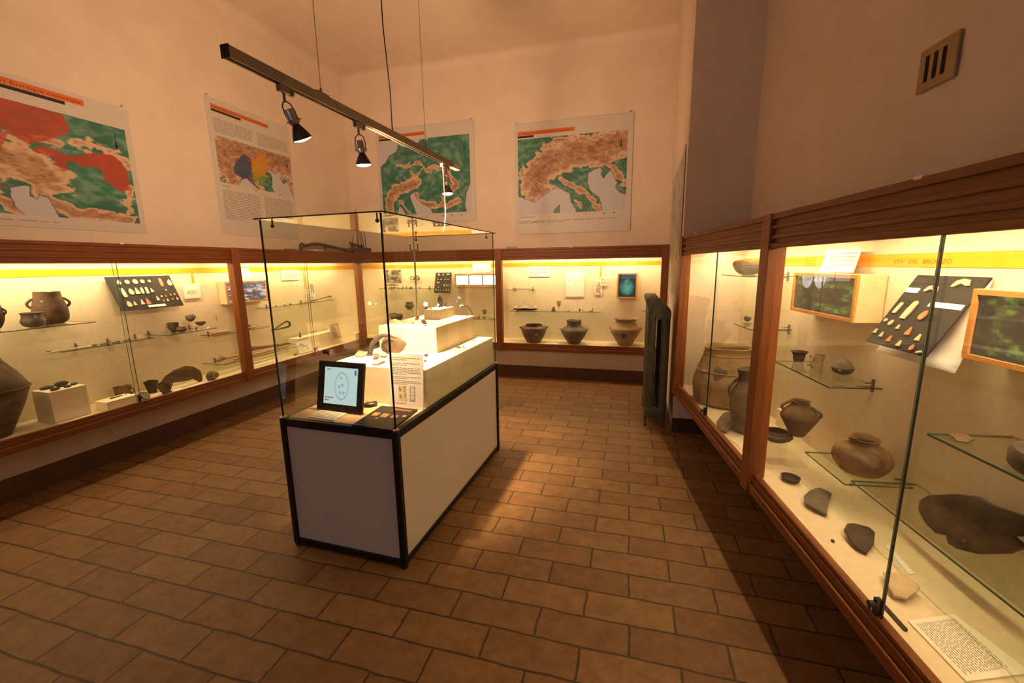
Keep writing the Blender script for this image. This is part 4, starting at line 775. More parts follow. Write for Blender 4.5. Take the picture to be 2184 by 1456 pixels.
# ------------------------------------------------------------------ sherds, stones, bones
def upright(name, label, cat, g, mat, th=.012, curv=.02, side='R', bumpy=0, tilt=0, group=None, spike=False):
    (x, y, z), pts = g; a = ROT[side] if side in ROT else side; T = MB().shard(pts, th, curv, bumpy=bumpy, M=Matrix.Translation((0, th/2, 0)) @ FRONT).build(name, mat, None, smooth=True)
    T.location = (x, y, z); T.rotation_euler = (tilt, 0, a); return tag(T, label, cat, group)
def lying(name, label, cat, g, mat, th=.010, curv=.02, dz=0, bumpy=0, group=None):
    (x, y, z), pts = g; T = MB().shard(pts, th, curv, bumpy=bumpy).build(name, mat, None, smooth=True); T.location = (x, y, z+dz+curv); return tag(T, label, cat, group)
def stone(name, label, cat, c, r, mat='stone_dark', rot=0, wob=.08, group=None, tilt=(0, 0)):
    T = MB().blob((0, 0, 0), r, 18, 12, wob, rnd.random()*6).build(name, mat, None, smooth=True); T.location = (c[0], c[1], c[2]+r[2]*.96); T.rotation_euler = (tilt[0], tilt[1], rot); return tag(T, label, cat, group)
def rod(name, label, cat, pts, rad, mat, group=None, seg=10, sq=1.0):
    c = sum((Vector(p) for p in pts), Vector((0, 0, 0)))/len(pts); T = MB().tube([Vector(p)-c for p in pts], rad, seg, sq).build(name, mat, None, smooth=True); T.location = c; return tag(T, label, cat, group)
# right case
upright('broken_dish', 'big broken dark dish standing on the low plate, right edge of the photo', 'dish', ((1.126, 1.655, 0.707), [(-0.217, -0.078), (-0.211, -0.037), (-0.166, 0.010), (-0.053, 0.081), (0.016, 0.113), (0.071, 0.113), (0.171, 0.134), (0.210, 0.136), (0.210, 0.103), (0.140, 0.053), (0.173, 0.040), (0.137, -0.009), (0.063, -0.066), (-0.008, -0.100), (-0.045, -0.105), (-0.057, -0.082), (-0.105, -0.105), (-0.152, -0.106), (-0.177, -0.095)]), 'clay_dark', .020, .035, bumpy=.0015)
def disc():
    T = thing('stone_disc', 'thick dark disc on the right glass shelf, cut by the photo edge', 'disc', (1.165, 1.405, 1.012))
    MB().lathe([(.001, 0), (.108, .0), (.118, .012), (.120, .045), (.112, .060), (.06, .066), (.001, .068)], 48, .01).build('body', 'clay_dark', T, smooth=True)
disc()
lying('sherd', 'small lens-shaped sherd on the right glass shelf beside the thick disc', 'sherd', ((1.070, 1.645, 1.013), [(-0.025, 0.018), (0.007, 0.038), (0.031, 0.027), (0.026, -0.013), (-0.010, -0.040), (-0.030, -0.030)]), 'clay_brown', .006, .006)
lying('sherd', 'angular grey sherd on the right case floor behind the glass, pointed side down', 'sherd', ((0.890, 2.126, 0.475), [(-0.057, -0.000), (-0.004, 0.072), (0.062, 0.138), (0.084, 0.072), (0.041, -0.009), (-0.010, -0.125), (-0.045, -0.096), (-0.071, -0.052)]), 'clay_grey', .012, .020)
lying('sherd', 'rounded dark sherd on the right case floor left of the glass joint', 'sherd', ((0.942, 1.865, 0.475), [(-0.052, 0.007), (-0.018, 0.061), (0.014, 0.079), (0.034, 0.070), (0.066, 0.072), (0.059, 0.016), (0.021, -0.059), (-0.024, -0.107), (-0.046, -0.090), (-0.054, -0.049)]), 'clay_dark', .012, .026)
lying('sherd', 'pale ribbed sherd on the right case floor just right of the glass joint', 'sherd', ((0.939, 1.580, 0.480), [(-0.027, 0.054), (-0.049, -0.009), (-0.049, -0.054), (-0.019, -0.065), (0.021, -0.038), (0.048, -0.006), (0.045, 0.045), (0.030, 0.073)]), 'clay_pale', .010, .024, bumpy=.0012)
stone('small_find', 'tiny dark bit on the right case floor left of the rounded sherd', 'find', (0.834, 1.825, 0.470), (.006, .009, .005))
stone('small_find', 'tiny dark bead on the low glass plate below the broken dish', 'find', (1.119, 1.627, .655), (.007, .010, .005))
stone('small_find', 'tiny dark bead at the front corner of the globular pot shelf', 'find', (0.958, 2.010, 0.632), (.007, .007, .006))
boxy('metal_bar', 'black metal bar lying beside the lock of the near right case', 'bar', 'R', (0.850, 1.447, 0.470), .115, .010, .010, 'dark_metal')
lying('studded_fragment', 'grey arched fragment with knobs on the far right case floor', 'sherd', ((0.748, 3.142, 0.478), [(-0.129, -0.097), (-0.066, 0.048), (-0.012, 0.129), (0.059, 0.196), (0.115, 0.168), (0.143, 0.115), (0.103, 0.039), (0.054, 0.037), (-0.004, -0.050), (-0.040, -0.154), (-0.096, -0.233), (-0.127, -0.199)]), 'clay_grey', .014, .03, bumpy=.002)
def acrylic(label, c, sx, sy, sz, side='R'):
    T = MB().box(-sx/2, sx/2, -sy/2, sy/2, 0, sz).build('clear_stand', 'acrylic', None); T.location = c; T.rotation_euler = (0, 0, ROT[side]); return tag(T, label, 'stand')
acrylic('clear acrylic stand under the two-handled amphora', (0.922, 2.556, ZFL+.001), .12, .11, .175)
acrylic('clear acrylic stand under the dark ribbed bowl', (0.832, 2.556, ZFL+.001), .10, .08, .122)
acrylic('small clear stand under the pointed footed vessel', (1.059, 2.434, .997), .07, .05, .030)
acrylic('small clear stand under the tilted raised cup', (-4.275, 3.165, 1.005), .04, .04, .078, 'L')
acrylic('small clear stand under the right lugged cup', (-4.235, 3.275, 1.005), .04, .04, .028, 'L')
acrylic('clear stand under the flared grey jar in the back case', (-3.336, 5.98, ZFL+.001), .10, .08, .452, 'B')
acrylic('clear stand under the flat grey bowls low in the back case', (-3.566, 5.955, ZFL+.001), .34, .16, .292, 'B')
acrylic('clear stand under the small dark hanging bowl', (-2.088, 5.98, .801), .03, .03, .072, 'B')
acrylic('clear stand under the small grey cup in the back case', (-2.697, 5.98, ZFL+.001), .04, .04, .492, 'B')
# stones on the white cube in the left case
for lab, y, xo, r_ in (('flat dark disc-shaped stone at the left rear of the white cube', 2.055, -4.29, (.045, .030, .010)), ('largest dark oval stone on the white cube, at its rear', 2.135, -4.27, (.045, .030, .020)),
                   ('small dark stone at the front left of the white cube', 2.045, -4.175, (.032, .018, .010)), ('small dark flat stone at the front middle of the white cube', 2.125, -4.185, (.028, .016, .009)), ('small dark stone at the right end of the white cube', 2.185, -4.22, (.024, .016, .009))):
    stone('stone_tool', lab, 'stone', (xo, y, ZFL+.246), (r_[1], r_[0], r_[2]), rot=.1)
rod('bronze_pin', 'dark pin lying on the long low white box', 'pin', [(-4.15, 2.36, ZFL+.080), (-4.155, 2.40, ZFL+.081), (-4.16, 2.46, ZFL+.079)], [.006, .005, .0025], 'clay_dark')
stone('bronze_bead', 'tiny dark bead at the right end of the long low white box', 'bead', (-4.17, 2.488, ZFL+.076), (.005, .005, .004))
lying('sherd', 'dark broken fragment beside the long low white box', 'sherd', ((-4.163, 2.609, 0.475), [(-0.100, 0.014), (-0.195, 0.109), (-0.121, 0.110), (0.026, 0.042), (0.169, -0.074), (0.158, -0.115), (0.063, -0.085)]), 'clay_grey', .012, .012, bumpy=.002)
rod('stone_rod', 'thin dark rod on the small white card in the left case', 'rod', [(-4.10, 2.73, ZFL+.010), (-4.11, 2.82, ZFL+.010)], .0055, 'clay_dark')
upright('big_sherd', 'large curved brown sherd resting in the left case near the post', 'sherd', ((-4.180, 3.035, 0.559), [(-0.214, -0.002), (-0.180, 0.048), (-0.100, 0.092), (0.007, 0.108), (0.083, 0.081), (0.148, 0.026), (0.169, -0.029), (0.168, -0.104), (0.121, -0.086), (0.065, -0.036), (-0.007, -0.041), (-0.097, -0.030), (-0.162, -0.026)]), 'clay_brown', .014, .05, 'L', bumpy=.001)
def spool():
    T = thing('ring_fragment', 'brown fragment with a raised ring beside the large curved sherd', 'fragment', (-4.130, 3.239, ZFL+.045))
    MB().blob((0, 0, 0), (.035, .060, .046), 16, 12, .12, 2).build('body', 'clay_brown', T, smooth=True)
    MB().lathe([(.012, 0), (.030, 0), (.034, .008), (.028, .014), (.014, .012), (.012, .006)], 24).build('ring', 'clay_buff', T, smooth=True).data.transform(Matrix.Translation((.030, .018, .008)) @ Matrix.Rotation(PI/2, 4, 'Y'))
spool()
# tools on the thin shelf under the flint panel
rod('bone_point', 'long pale bone point sticking out left of the thin tool shelf', 'point', [(-4.25, 2.09, .992), (-4.25, 2.13, .994), (-4.25, 2.22, .994), (-4.25, 2.36, .995)], [.002, .009, .008, .007], 'pale_bone')
for k in range(7):
    y = 2.41 + k*.042; stone('flint_flake', 'small dark blade in the row on the thin shelf under the left flint panel', 'blade', (-4.30+.02*(k % 2), y, .986), (.012, .021, .006), 'bronze_green', rot=.3*(k % 3-1), group='dark blades on the thin tool shelf')
boxy('small_block', 'tiny clear-grey block standing on the right end of the thin tool shelf', 'block', 'L', (-4.33, 2.735, .986), .012, .012, .045, 'steel'); boxy('small_block', 'small cream block on the right end of the thin tool shelf', 'block', 'L', (-4.32, 2.785, .986), .04, .02, .028)
boxy('small_block', 'small grey block between the cups on the cup shelf', 'block', 'L', (-4.33, 3.105, 1.005), .032, .02, .075, 'clay_grey'); boxy('small_block', 'tiny cream cube on the cup shelf below the lugged cup', 'block', 'L', (-4.15, 3.30, 1.005), .02, .02, .012)
stone('small_find', 'tiny dark bead on the cup shelf in front of the raised cup', 'find', (-4.21, 3.215, 1.005), (.008, .010, .010))
rod('bone_tool', 'reddish flattened bone tool at the left of the bone tool shelf', 'tool', [(-4.30, 3.45, .918), (-4.30, 3.50, .920), (-4.30, 3.60, .916), (-4.30, 3.68, .912)], [.012, .016, .012, .006], 'clay_red')
rod('bone_tool', 'long reddish bone tool right of the case post', 'tool', [(-4.30, 3.74, .913), (-4.30, 3.86, .917), (-4.30, 4.02, .912)], [.006, .011, .005], 'bone')
rod('bone_needle', 'thin reddish needle above the bone tool shelf, hung on the back panel', 'needle', [(XBK+.01, 3.62, 1.09), (XBK+.01, 3.622, 1.03)], [.004, .003], 'clay_red'); rod('bone_needle', 'second thin reddish needle on the back panel, right of the post', 'needle', [(XBK+.01, 3.86, 1.08), (XBK+.01, 3.862, 1.02)], [.004, .003], 'clay_red')
# bones on the low shelf
rod('leg_bone', 'long knobbed leg bone at the left of the low bone shelf', 'bone', [(-4.24, 3.42, .630), (-4.24, 3.46, .655), (-4.25, 3.52, .640), (-4.27, 3.66, .628), (-4.28, 3.78, .632), (-4.28, 3.83, .640)], [.020, .038, .018, .014, .020, .026], 'bone')
rod('leg_bone', 'slim straight bone in front of the knobbed leg bone', 'bone', [(-4.18, 3.56, .615), (-4.18, 3.62, .620), (-4.18, 3.85, .616), (-4.18, 4.06, .618)], [.012, .014, .010, .013], 'bone')
rod('antler_piece', 'thick reddish-brown antler piece at the back of the bone shelf', 'antler', [(-4.34, 3.80, .645), (-4.33, 3.90, .662), (-4.33, 4.02, .650), (-4.33, 4.18, .640), (-4.33, 4.38, .625)], [.030, .034, .022, .018, .008], 'wood_old')
rod('leg_bone', 'thin bone lying at the right front of the bone shelf', 'bone', [(-4.20, 4.06, .614), (-4.19, 4.20, .618), (-4.18, 4.36, .613)], [.008, .011, .006], 'bone')
rod('bone_flake', 'flat pointed grey bone at the right end of the bone shelf', 'bone', [(-4.32, 4.34, .62), (-4.32, 4.42, .626), (-4.32, 4.54, .615)], [.012, .016, .003], 'clay_grey')
# corner case finds
def hook():
    P = [(-4.25, 4.17, .845), (-4.25, 4.26, .865), (-4.25, 4.36, .905), (-4.25, 4.43, .925), (-4.25, 4.475, .905), (-4.25, 4.48, .865), (-4.25, 4.44, .848), (-4.25, 4.34, .846), (-4.25, 4.24, .842), (-4.25, 4.17, .845)]
    T = rod('looped_handle', 'dark pointed loop like a handle hanging in the corner case', 'handle', P, [.004, .008, .010, .012, .014, .014, .012, .010, .008, .004], 'clay_dark')
    return T
hook()
for k, (y, r_) in enumerate(((4.36, .012), (4.50, .014), (4.60, .02), (4.74, .012), (4.86, .011))):
    stone('small_find', 'small dark find in the left group on the long thin shelf of the corner case', 'find', (-4.32, y, 1.126), (.009, r_, .006), 'bronze_green', group='small finds on the corner case shelf')
rod('bone_pin', 'long brown pin with a round head at the right end of the corner case shelf', 'pin', [(-4.32, 4.95, 1.140), (-4.32, 5.12, 1.150), (-4.32, 5.30, 1.165), (-4.32, 5.36, 1.170), (-4.32, 5.40, 1.172)], [.004, .006, .006, .012, .016], 'wood_old')
rod('ink_pen', 'short black tool lying over the ink drawing card', 'tool', [(-4.10, 4.70, ZFL+.03), (-4.13, 4.80, ZFL+.055)], .006, 'clay_dark')
upright('stone_point', 'tiny dark pointed blade standing on the corner platform', 'blade', ((-4.29, 4.68, ZFL+.236), [(-.018, -.035), (.018, -.035), (.006, .035), (-.006, .032)]), 'clay_dark', .006, .004, 'L')
rod('bronze_rod', 'thin dark rod near the back of the corner platform', 'rod', [(-4.33, 4.92, .70), (-4.33, 5.04, .705)], .005, 'clay_dark')
stone('small_find', 'small brown pebble at the left of the corner platform', 'find', (-4.20, 4.46, ZFL), (.018, .028, .012), 'clay_brown')
# back case small things
rnd2 = random.Random(5)
x0s = -3.817
for k in range(12):
    x = x0s + k*.052 + rnd2.uniform(-.01, .01); stone('bronze_fragment', 'small green bronze fragment in the row on the shelf under the dark photograph', 'fragment', (x, 6.09+.05*(k % 3), 1.253), (rnd2.uniform(.014, .028), .014, rnd2.uniform(.006, .012)), 'bronze_green', rot=rnd2.uniform(-.6, .6), group='bronze fragments on the back case shelf')
rod('bronze_strip', 'long green bronze blade raised behind the fragments', 'blade', [(x0s-.02, 6.16, 1.300), (x0s+.10, 6.16, 1.305), (x0s+.20, 6.16, 1.298)], [.006, .013, .004], 'bronze_green')
def ring(label, c, R1, r, mat, rot=(PI/2, 0, 0), opening=.8, name='neck_ring', group=None):
    P = [(R1*math.cos(a), R1*math.sin(a)*.85, 0) for a in [(-PI/2 + opening/2) + (2*PI-opening)*k/24 for k in range(25)]]
    T = MB().tube(P, r, 8).build(name, mat, None, smooth=True); T.location = c; T.rotation_euler = rot; return tag(T, label, 'ring', group)
ring('left of two grey rings on the back panel behind the pole', (-3.381, 6.205, 1.408), .034, .006, 'clay_grey'); ring('right of two grey rings on the back panel behind the pole', (-3.297, 6.205, 1.408), .040, .009, 'clay_grey')
rod('metal_rod', 'thin rod lying on the short high shelf of the back case', 'rod', [(-1.70, 6.15, 1.240), (-1.40, 6.15, 1.240)], .004, 'steel')
XCU = -1.658; WCU = 0.379
MBc = MB().blob((WCU/2, 0, 0), (WCU/2, .085, .020), 20, 8, .02); T = MBc.build('display_cushion', 'panel_black', None, smooth=True); T.location = (XCU, 6.05, .948); T.rotation_euler = (-.12, 0, 0); tag(T, 'black cushion holding two pale necklaces on the back case shelf', 'cushion')
for k, (cxx, lab) in enumerate(((.28, 'left of two pale bead necklaces on the black cushion'), (.72, 'right of two pale bead necklaces on the black cushion'))):
    P = [(XCU + WCU*cxx + .075*math.cos(a), 6.045 + .058*math.sin(a), .973 + .008*math.sin(a)) for a in [2*PI*j/28 for j in range(28)]]; mb = MB(); c = Vector((XCU+WCU*cxx, 6.045, .973))
    for p in P: q = Vector(p)-c; mb.blob(tuple(q), (.009, .009, .009), 8, 6, 0)
    T = mb.build('bead_necklace', 'pale_bone', None, smooth=True); T.location = c; tag(T, lab, 'necklace')
T = MB().lathe([(.035, 0), (.020, .02), (.008, .055), (.001, .060)], 4).build('dark_pyramid', 'stone_dark', None); T.location = (-1.038, 6.02, .930); tag(T, 'small black pyramid on the back case shelf left of the goblet', 'weight')
for k in range(9):
    x = -.82 + k*.052; stone('small_find', 'tiny pale find in the row right of the goblet on the back case shelf', 'find', (x, 6.0+.03*(k % 2), .929), (.012, .008, .006+.012*(k in (3, 4))), 'pale_bone' if k % 3 else 'clay_dark', group='tiny finds right of the goblet')
lying('wood_shard', 'brown splinter on the back case floor in front of the middle pot', 'shard', ((-.63, 5.80, ZFL), [(-.13, -.02), (0, -.03), (.12, -.012), (.13, .01), (.02, .03), (-.12, .015)]), 'clay_grey', .010, .006)
# flint panels
def flint_mesh(kind, s_):
    base = {'a': [(-.5, -.7), (-.62, -.1), (-.4, .5), (0, .95), (.4, .5), (.6, -.1), (.45, -.75), (0, -.9)], 't': [(-.6, -.7), (-.1, 1), (.12, .98), (.62, -.65), (.2, -.8), (-.2, -.78)],
            'b': [(-.32, -1), (-.38, 0), (-.28, .9), (.05, 1.05), (.3, .85), (.36, 0), (.28, -.95)], 'r': [(.75*math.cos(2*PI*k/9), .8*math.sin(2*PI*k/9)) for k in range(9)], 'c': [(-1, -.3), (-.7, .35), (0, .55), (.75, .35), (1, -.3), (.7, -.35), (0, -.05), (-.7, -.4)]}[kind]
    return MB().shard([(x*s_, y*s_) for x, y in base], .006, -.0001, 2, M=Matrix.Translation((0, -.0005, 0)) @ FRONT)
def flint_panel(label, loc, side, W, H, tilt, items, strips, back=False):
    T = thing('flint_board', label, 'display panel', loc, ROT[side]); T.rotation_euler = (tilt, 0, ROT[side])
    MB().box(0, W, 0, .006, -H, 0).build('board', 'panel_black', T, bevel=.001)
    if back:
        mb = MB(); K = 10; pr_ = [(.007 + .105*math.sin(PI*.5*k/K)**1.5, -H*1.05*k/K) for k in range(K+1)]
        for (a, b), (c, d) in zip(pr_[:-1], pr_[1:]): mb.box(.0, W+.05, 0, .003, 0, 1, None) if 0 else mb.quad((.01, a*.45+.007, b), (W+.075*(-b/H), a*.45+.007, b), (W+.075*(-d/H), c*.45+.007, d), (.01, c*.45+.007, d))
        bk = mb.build('backing_sheet', 'white_card', T, smooth=True); sd = bk.modifiers.new('thick', 'SOLIDIFY'); sd.thickness = .002
    MB().box(W*.3, W*.7, .007, .030, -.06, -.03).build('mount', 'metal', T)
    for (u, v, k, s_, m, r_) in items:
        o = flint_mesh(k, s_).build('flint', m, T, smooth=True); o.location = (W*u, -.001, -H*v); o.rotation_euler = (0, r_, 0)
    for (u0, u1, v, h_) in strips: MB().box(W*u0, W*u1, -.003, 0, -H*v-h_/2, -H*v+h_/2).build('label_strip', 'white_card', T)
    return T
G_, T_, R_ = 'flint_grey', 'flint_tan', 'flint_red'
flint_panel('black slanted panel with rows of flints in the left case', (-4.405, 2.63, 1.548), 'L', .545, .325, -.42,
  [(.16, .17, 'a', .026, G_, .1), (.28, .17, 'r', .026, T_, 0), (.40, .17, 'r', .030, G_, 0), (.51, .17, 'r', .025, T_, 0), (.62, .17, 'r', .019, G_, 0), (.80, .22, 'b', .042, R_, 0), (.94, .24, 'a', .036, G_, .1),
   (.155, .48, 'b', .045, G_, -.15), (.27, .46, 'a', .034, T_, -.1), (.36, .46, 't', .036, G_, -.1), (.44, .45, 'b', .032, G_, 0), (.515, .45, 'b', .034, G_, 0), (.59, .46, 't', .024, G_, -.1), (.82, .47, 't', .011, T_, 0),
   (.155, .82, 'a', .032, G_, -.1), (.24, .82, 't', .022, T_, 0), (.355, .80, 't', .028, G_, 0), (.445, .79, 't', .034, R_, -.1), (.62, .72, 't', .024, T_, -.1), (.70, .66, 'r', .012, T_, 0), (.70, .80, 'a', .013, R_, 0), (.77, .66, 't', .013, R_, 0), (.77, .79, 't', .016, T_, 0), (.86, .63, 't', .015, R_, 0), (.86, .77, 'a', .012, R_, 0), (.93, .62, 't', .013, G_, 0), (.94, .77, 't', .015, T_, 0)], [(.42, .70, .93, .022)])
PB = ((-2.828, 6.150, 1.322), 0.288, 0.329)
flint_panel('small upright black panel with pale flints in the back case', (PB[0][0]-.135, 6.205, 1.492), 'B', .275, .325, -.30,
  [(.22, .10, 'r', .022, T_, 0), (.48, .10, 't', .020, T_, 0), (.80, .09, 'b', .024, T_, 1.5), (.18, .34, 'r', .011, T_, 0), (.38, .34, 'b', .016, T_, 1.5), (.62, .34, 'r', .012, T_, 0), (.82, .34, 'b', .014, T_, 1.5), (.22, .50, 'b', .024, T_, 1.5),
   (.25, .72, 't', .012, T_, 0), (.60, .64, 'b', .020, T_, 0), (.76, .64, 'b', .018, T_, 0), (.90, .64, 'b', .015, T_, 0), (.12, .84, 'b', .014, T_, 0), (.26, .88, 't', .012, T_, 0), (.38, .88, 'r', .008, T_, 0), (.60, .87, 'b', .012, R_, 0), (.76, .87, 't', .014, T_, 0), (.90, .86, 't', .014, T_, 0)], [])
flint_panel('black slanted panel with sparse flints on a curved white backing in the near right case', ((1.179, 2.197, 1.530)), 'R', .325, .330, -.52,
  [(.73, .095, 'c', .036, T_, -.1), (.40, .19, 'c', .032, T_, 0), (.12, .48, 'b', .026, T_, .1), (.32, .49, 'b', .042, T_, .1), (.57, .53, 'a', .024, R_, .2), (.08, .67, 'r', .011, G_, 0), (.19, .69, 'a', .015, T_, .3), (.35, .73, 't', .012, T_, 0), (.55, .76, 't', .020, R_, 0), (.74, .81, 't', .016, T_, 0),
   (.05, .84, 't', .013, T_, 0), (.19, .87, 't', .013, T_, 0), (.36, .90, 't', .016, R_, 0), (.55, .93, 't', .015, T_, 0), (.76, .94, 'a', .014, R_, 0), (.90, .97, 'b', .013, G_, 1.2)], [(.52, .97, .38, .022), (.02, .22, .22, .022)], back=True)
# lettering on the yellow stripe of the right case
def stripe_text():
    p0 = Vector((1.165, 2.352, 1.568)); p1 = Vector((1.202, 2.052, 1.571)); T = [o for o in bpy.data.objects if o.name.startswith('display_case') and 'near right' in o['label']][0]
    inv = (Matrix.Translation(T.location) @ Matrix.Rotation(T.rotation_euler.z, 4, 'Z')).inverted(); q0, q1 = inv @ p0, inv @ p1
    text('stripe_lettering', "ETA'  DEL  BRONZO", .026, 'stripe_letters', T, Matrix.Translation((q0.x, DR-.0232, 1.577)) @ FRONT, q1.x-q0.x)
stripe_text()
# ------------------------------------------------------------------ on top of the left case: antler and twig basket; small grey blocks
def antler():
    T = thing('deer_antler', 'long dark antler lying on top of the left wall case', 'antler', (-4.20, 4.75, ZT+.004))
    P = [(0, 0, .065), (0, .03, .085), (0, .10, .075), (0, .22, .100), (0, .36, .105), (0, .50, .092), (0, .62, .078), (0, .75, .062), (0, .90, .045), (0, 1.02, .035)]
    mb = MB().tube(P, [.020, .030, .022, .021, .022, .024, .024, .022, .026, .030], 12); mb.tube([(0, .02, .075), (0, .0, .03), (0, -.01, .012)], [.024, .020, .010], 10)
    mb.tube([(0, .50, .085), (0, .485, .05), (0, .46, .022)], [.024, .020, .008], 10); mb.tube([(0, 1.02, .035), (0, 1.08, .06)], [.022, .008], 8); mb.tube([(0, .98, .035), (0, .95, .018)], [.026, .018], 8)
    mb.build('beam', 'antler', T, smooth=True)
antler()
def twigs():
    T = thing('twig_basket', 'dark woven basket with tall bare twigs on top of the case corner', 'basket', (-4.17, 6.02, ZT+.004))
    mb = MB().box(-.07, .07, -.17, .19, .0, .085); mb.tube([(0, -.18, .10), (0, -.24, .15), (0, -.26, .165)], [.03, .02, .008], 8); mb.tube([(-.02, -.24, .155), (-.01, -.10, .125), (0, .05, .105)], [.012, .022, .03], 8); mb.tube([(0, -.28, .05), (0, -.2, .05)], [.03, .035], 8)
    mb.build('basket_body', 'antler', T, bevel=.02)
    for (y0, y1, y2, z2) in ((-.20, -.185, -.10, .33), (-.08, -.06, -.075, .66), (-.03, -.05, -.03, .69), (.05, .0, -.05, .62), (.10, .04, -.02, .60), (.16, .13, .0, .58)):
        P = [(.0, y0+(y1-y0)*q if q < 1 else y1+(y2-y1)*(q-1), .06 + .62*(z2/.68)*q/2) for q in [k*2/10 for k in range(11)]]
        MB().tube(P, [.007-.0005*k for k in range(11)], 6).build('twig', 'antler', T, smooth=True)
twigs()
boxy('grey_box', 'flat grey box on top of the left wall case, left of the antler', 'box', 'L', (-4.25, 4.62, ZT+.002), .14, .06, .030, 'steel'); boxy('grey_box', 'flat grey box on top of the back wall case above the post', 'box', 'B', (-1.610, 5.85, ZT+.002), .14, .06, .032, 'steel')
# ------------------------------------------------------------------ inside the free-standing glass case
def tablet():
    T = thing('digital_screen', 'black framed tablet screen leaning at the front of the glass case', 'screen', cx(-.640, .165, DK+.006), CB-.02); T.rotation_euler = (-.20, 0, CB-.03)
    W_, H_ = .315, .285; MB().box(0, W_, 0, .022, 0, H_).build('bezel', 'black_frame', T, bevel=.005)
    def fn(U, V):
        C = np.zeros(U.shape+(3,))+np.array((.62, .80, .78)); r = np.hypot((U-.53)/.20, (V-.50)/.36); C = mixc(C, (.38, .45, .66), (np.abs(r-1) < .055)*1.0)
        for (a, b) in ((.50, .28), (.56, .47), (.46, .52), (.50, .68), (.60, .68)): C = mixc(C, (.36, .45, .60), (np.hypot((U-a)/.035, (V-b)/.04) < 1)*1.0)
        C = mixc(C, (.16, .16, .48), (np.hypot((U-.93)/.035, (V-.12)/.08) < 1)*1.0); return C
    picture('slide', fn, W_-.085, H_-.075, 90, 90, T, 'screen_print', -.001, .050, .042)
    lines(MB(), .058, .085, .06, .030, 2, -.0015, 4).build('red_caption', 'red_ink', T)
    lines(MB(), .065, H_-.040, .05, .012, 1, -.0015, 5).build('blue_caption', 'blue_ink', T)
    MB().box(.10, .20, .022, .030, .02, .20).build('rear_stand', 'black_frame', T)
tablet()
def sheet():
    T = thing('information_sheet', 'tall white printed sheet leaning against the lowest plinth in the glass case', 'sheet', cx(-.252, .325, DK+.002), CB); T.rotation_euler = (-.09, 0, CB)
    W_, H_ = .222, .320; MB().box(0, W_, 0, .004, 0, H_).build('sheet', 'white_card', T)
    for k, (z, h_, n) in enumerate(((.300, .022, 2), (.268, .020, 2), (.240, .045, 5), (.188, .018, 2), (.165, .028, 3), (.030, .008, 1))): lines(MB(), .022, z, .185, h_, n, -.0002, k+3).build('printed_lines', 'grey_ink', T)
    picture('colour_picture', f_photo(55, (.45, .22, .06), (.75, .75, .55), 4, 4), .050, .085, 20, 30, T, 'print', -.0008, .062, .045)
    picture('grey_picture', lambda U, V: np.where(((np.minimum(np.minimum(U, 1-U)*.4, np.minimum(V, 1-V)) < .05) | (np.abs((V*4) % 1-.5) < .08))[..., None], np.array((.25, .25, .24)), np.array((.75, .74, .68))), .034, .085, 20, 40, T, 'print', -.0008, .135, .045)
sheet()
def booklet():
    pts = [(-1.364, 1.777, 0.795), (-1.126, 1.762, 0.795), (-1.142, 2.072, 0.795), (-1.384, 2.084, 0.795)]; T = flatcard('booklet', 'dark glossy booklet lying flat at the front right of the glass case deck', 'booklet', pts, DK, 'black_frame', .010)
    c = sum((Vector(p) for p in pts), Vector((0, 0, 0)))/4; a, b, d = (Vector(pts[i])-c for i in (0, 1, 3)); u, v = (b-a), (d-a); u.z = v.z = a.z = 0
    def patch(name, m, s0, s1, t0, t1):
        P = [a+u*s+v*t_ for s, t_ in ((s0, t0), (s1, t0), (s1, t1), (s0, t1))]; MB().prism([(p.x, p.y) for p in P], .010, .0106).build(name, m, T)
    patch('red_title', 'title_ink', .40, .92, .84, .93)
    for s0, s1, t0, t1, m in ((.10, .26, .48, .64, 'clay_red'), (.34, .52, .46, .64, 'clay_tan'), (.60, .78, .48, .62, 'clay_red'), (.86, .95, .58, .66, 'clay_pale'), (.30, .36, .36, .42, 'clay_tan')): patch('cover_photo', m, s0, s1, t0, t1)
booklet()
def device():
    T = thing('electronic_device', 'small dark device with a lamp beside the tablet screen', 'device', (-1.461, 2.085, 0.786), .5)
    MB().blob((0, 0, .012), (.045, .028, .012), 14, 8, .08).build('body', 'dark_metal', T, smooth=True); MB().blob((.03, .01, .026), (.010, .010, .006), 10, 6, 0).build('button', 'metal', T, smooth=True)
    MB().tube([(-.04, -.01, .012), (-.06, -.03, .006), (-.07, -.01, .004)], .004, 6).build('wire', 'rubber', T, smooth=True)
device()
def handled_sherd():
    T = thing('handled_sherd', 'grey brown sherd with a dark curved horn-like handle on the lowest plinth', 'sherd', (-1.548, 2.474, 1.008), CB)
    s_ = MB().shard([(-.085, .0), (-.098, .05), (-.070, .100), (-.02, .128), (.05, .120), (.10, .085), (.108, .066), (.085, .03), (.045, .0), (0, -.004)], .012, .03, bumpy=.001, M=Matrix.Translation((0, .02, .004)) @ FRONT)
    s_.build('body', 'clay_grey', T, smooth=True)
    P = [(-.125, -.05, .010), (-.118, -.045, .045), (-.112, -.03, .080), (-.085, -.012, .112), (-.045, -.008, .134), (.01, -.008, .138), (.06, -.008, .120)]
    MB().tube(P, [.018, .018, .016, .018, .015, .010, .004], 12, 1.0).build('handle', 'stone_dark', T, smooth=True)
handled_sherd()
rod('stone_haft', 'dark grey stone stub standing under the sherd handle', 'tool', [(-1.571, 2.315, 1.013), (-1.561, 2.328, 1.020), (-1.535, 2.312, 1.040)], [.014, .018, .014], 'clay_grey')
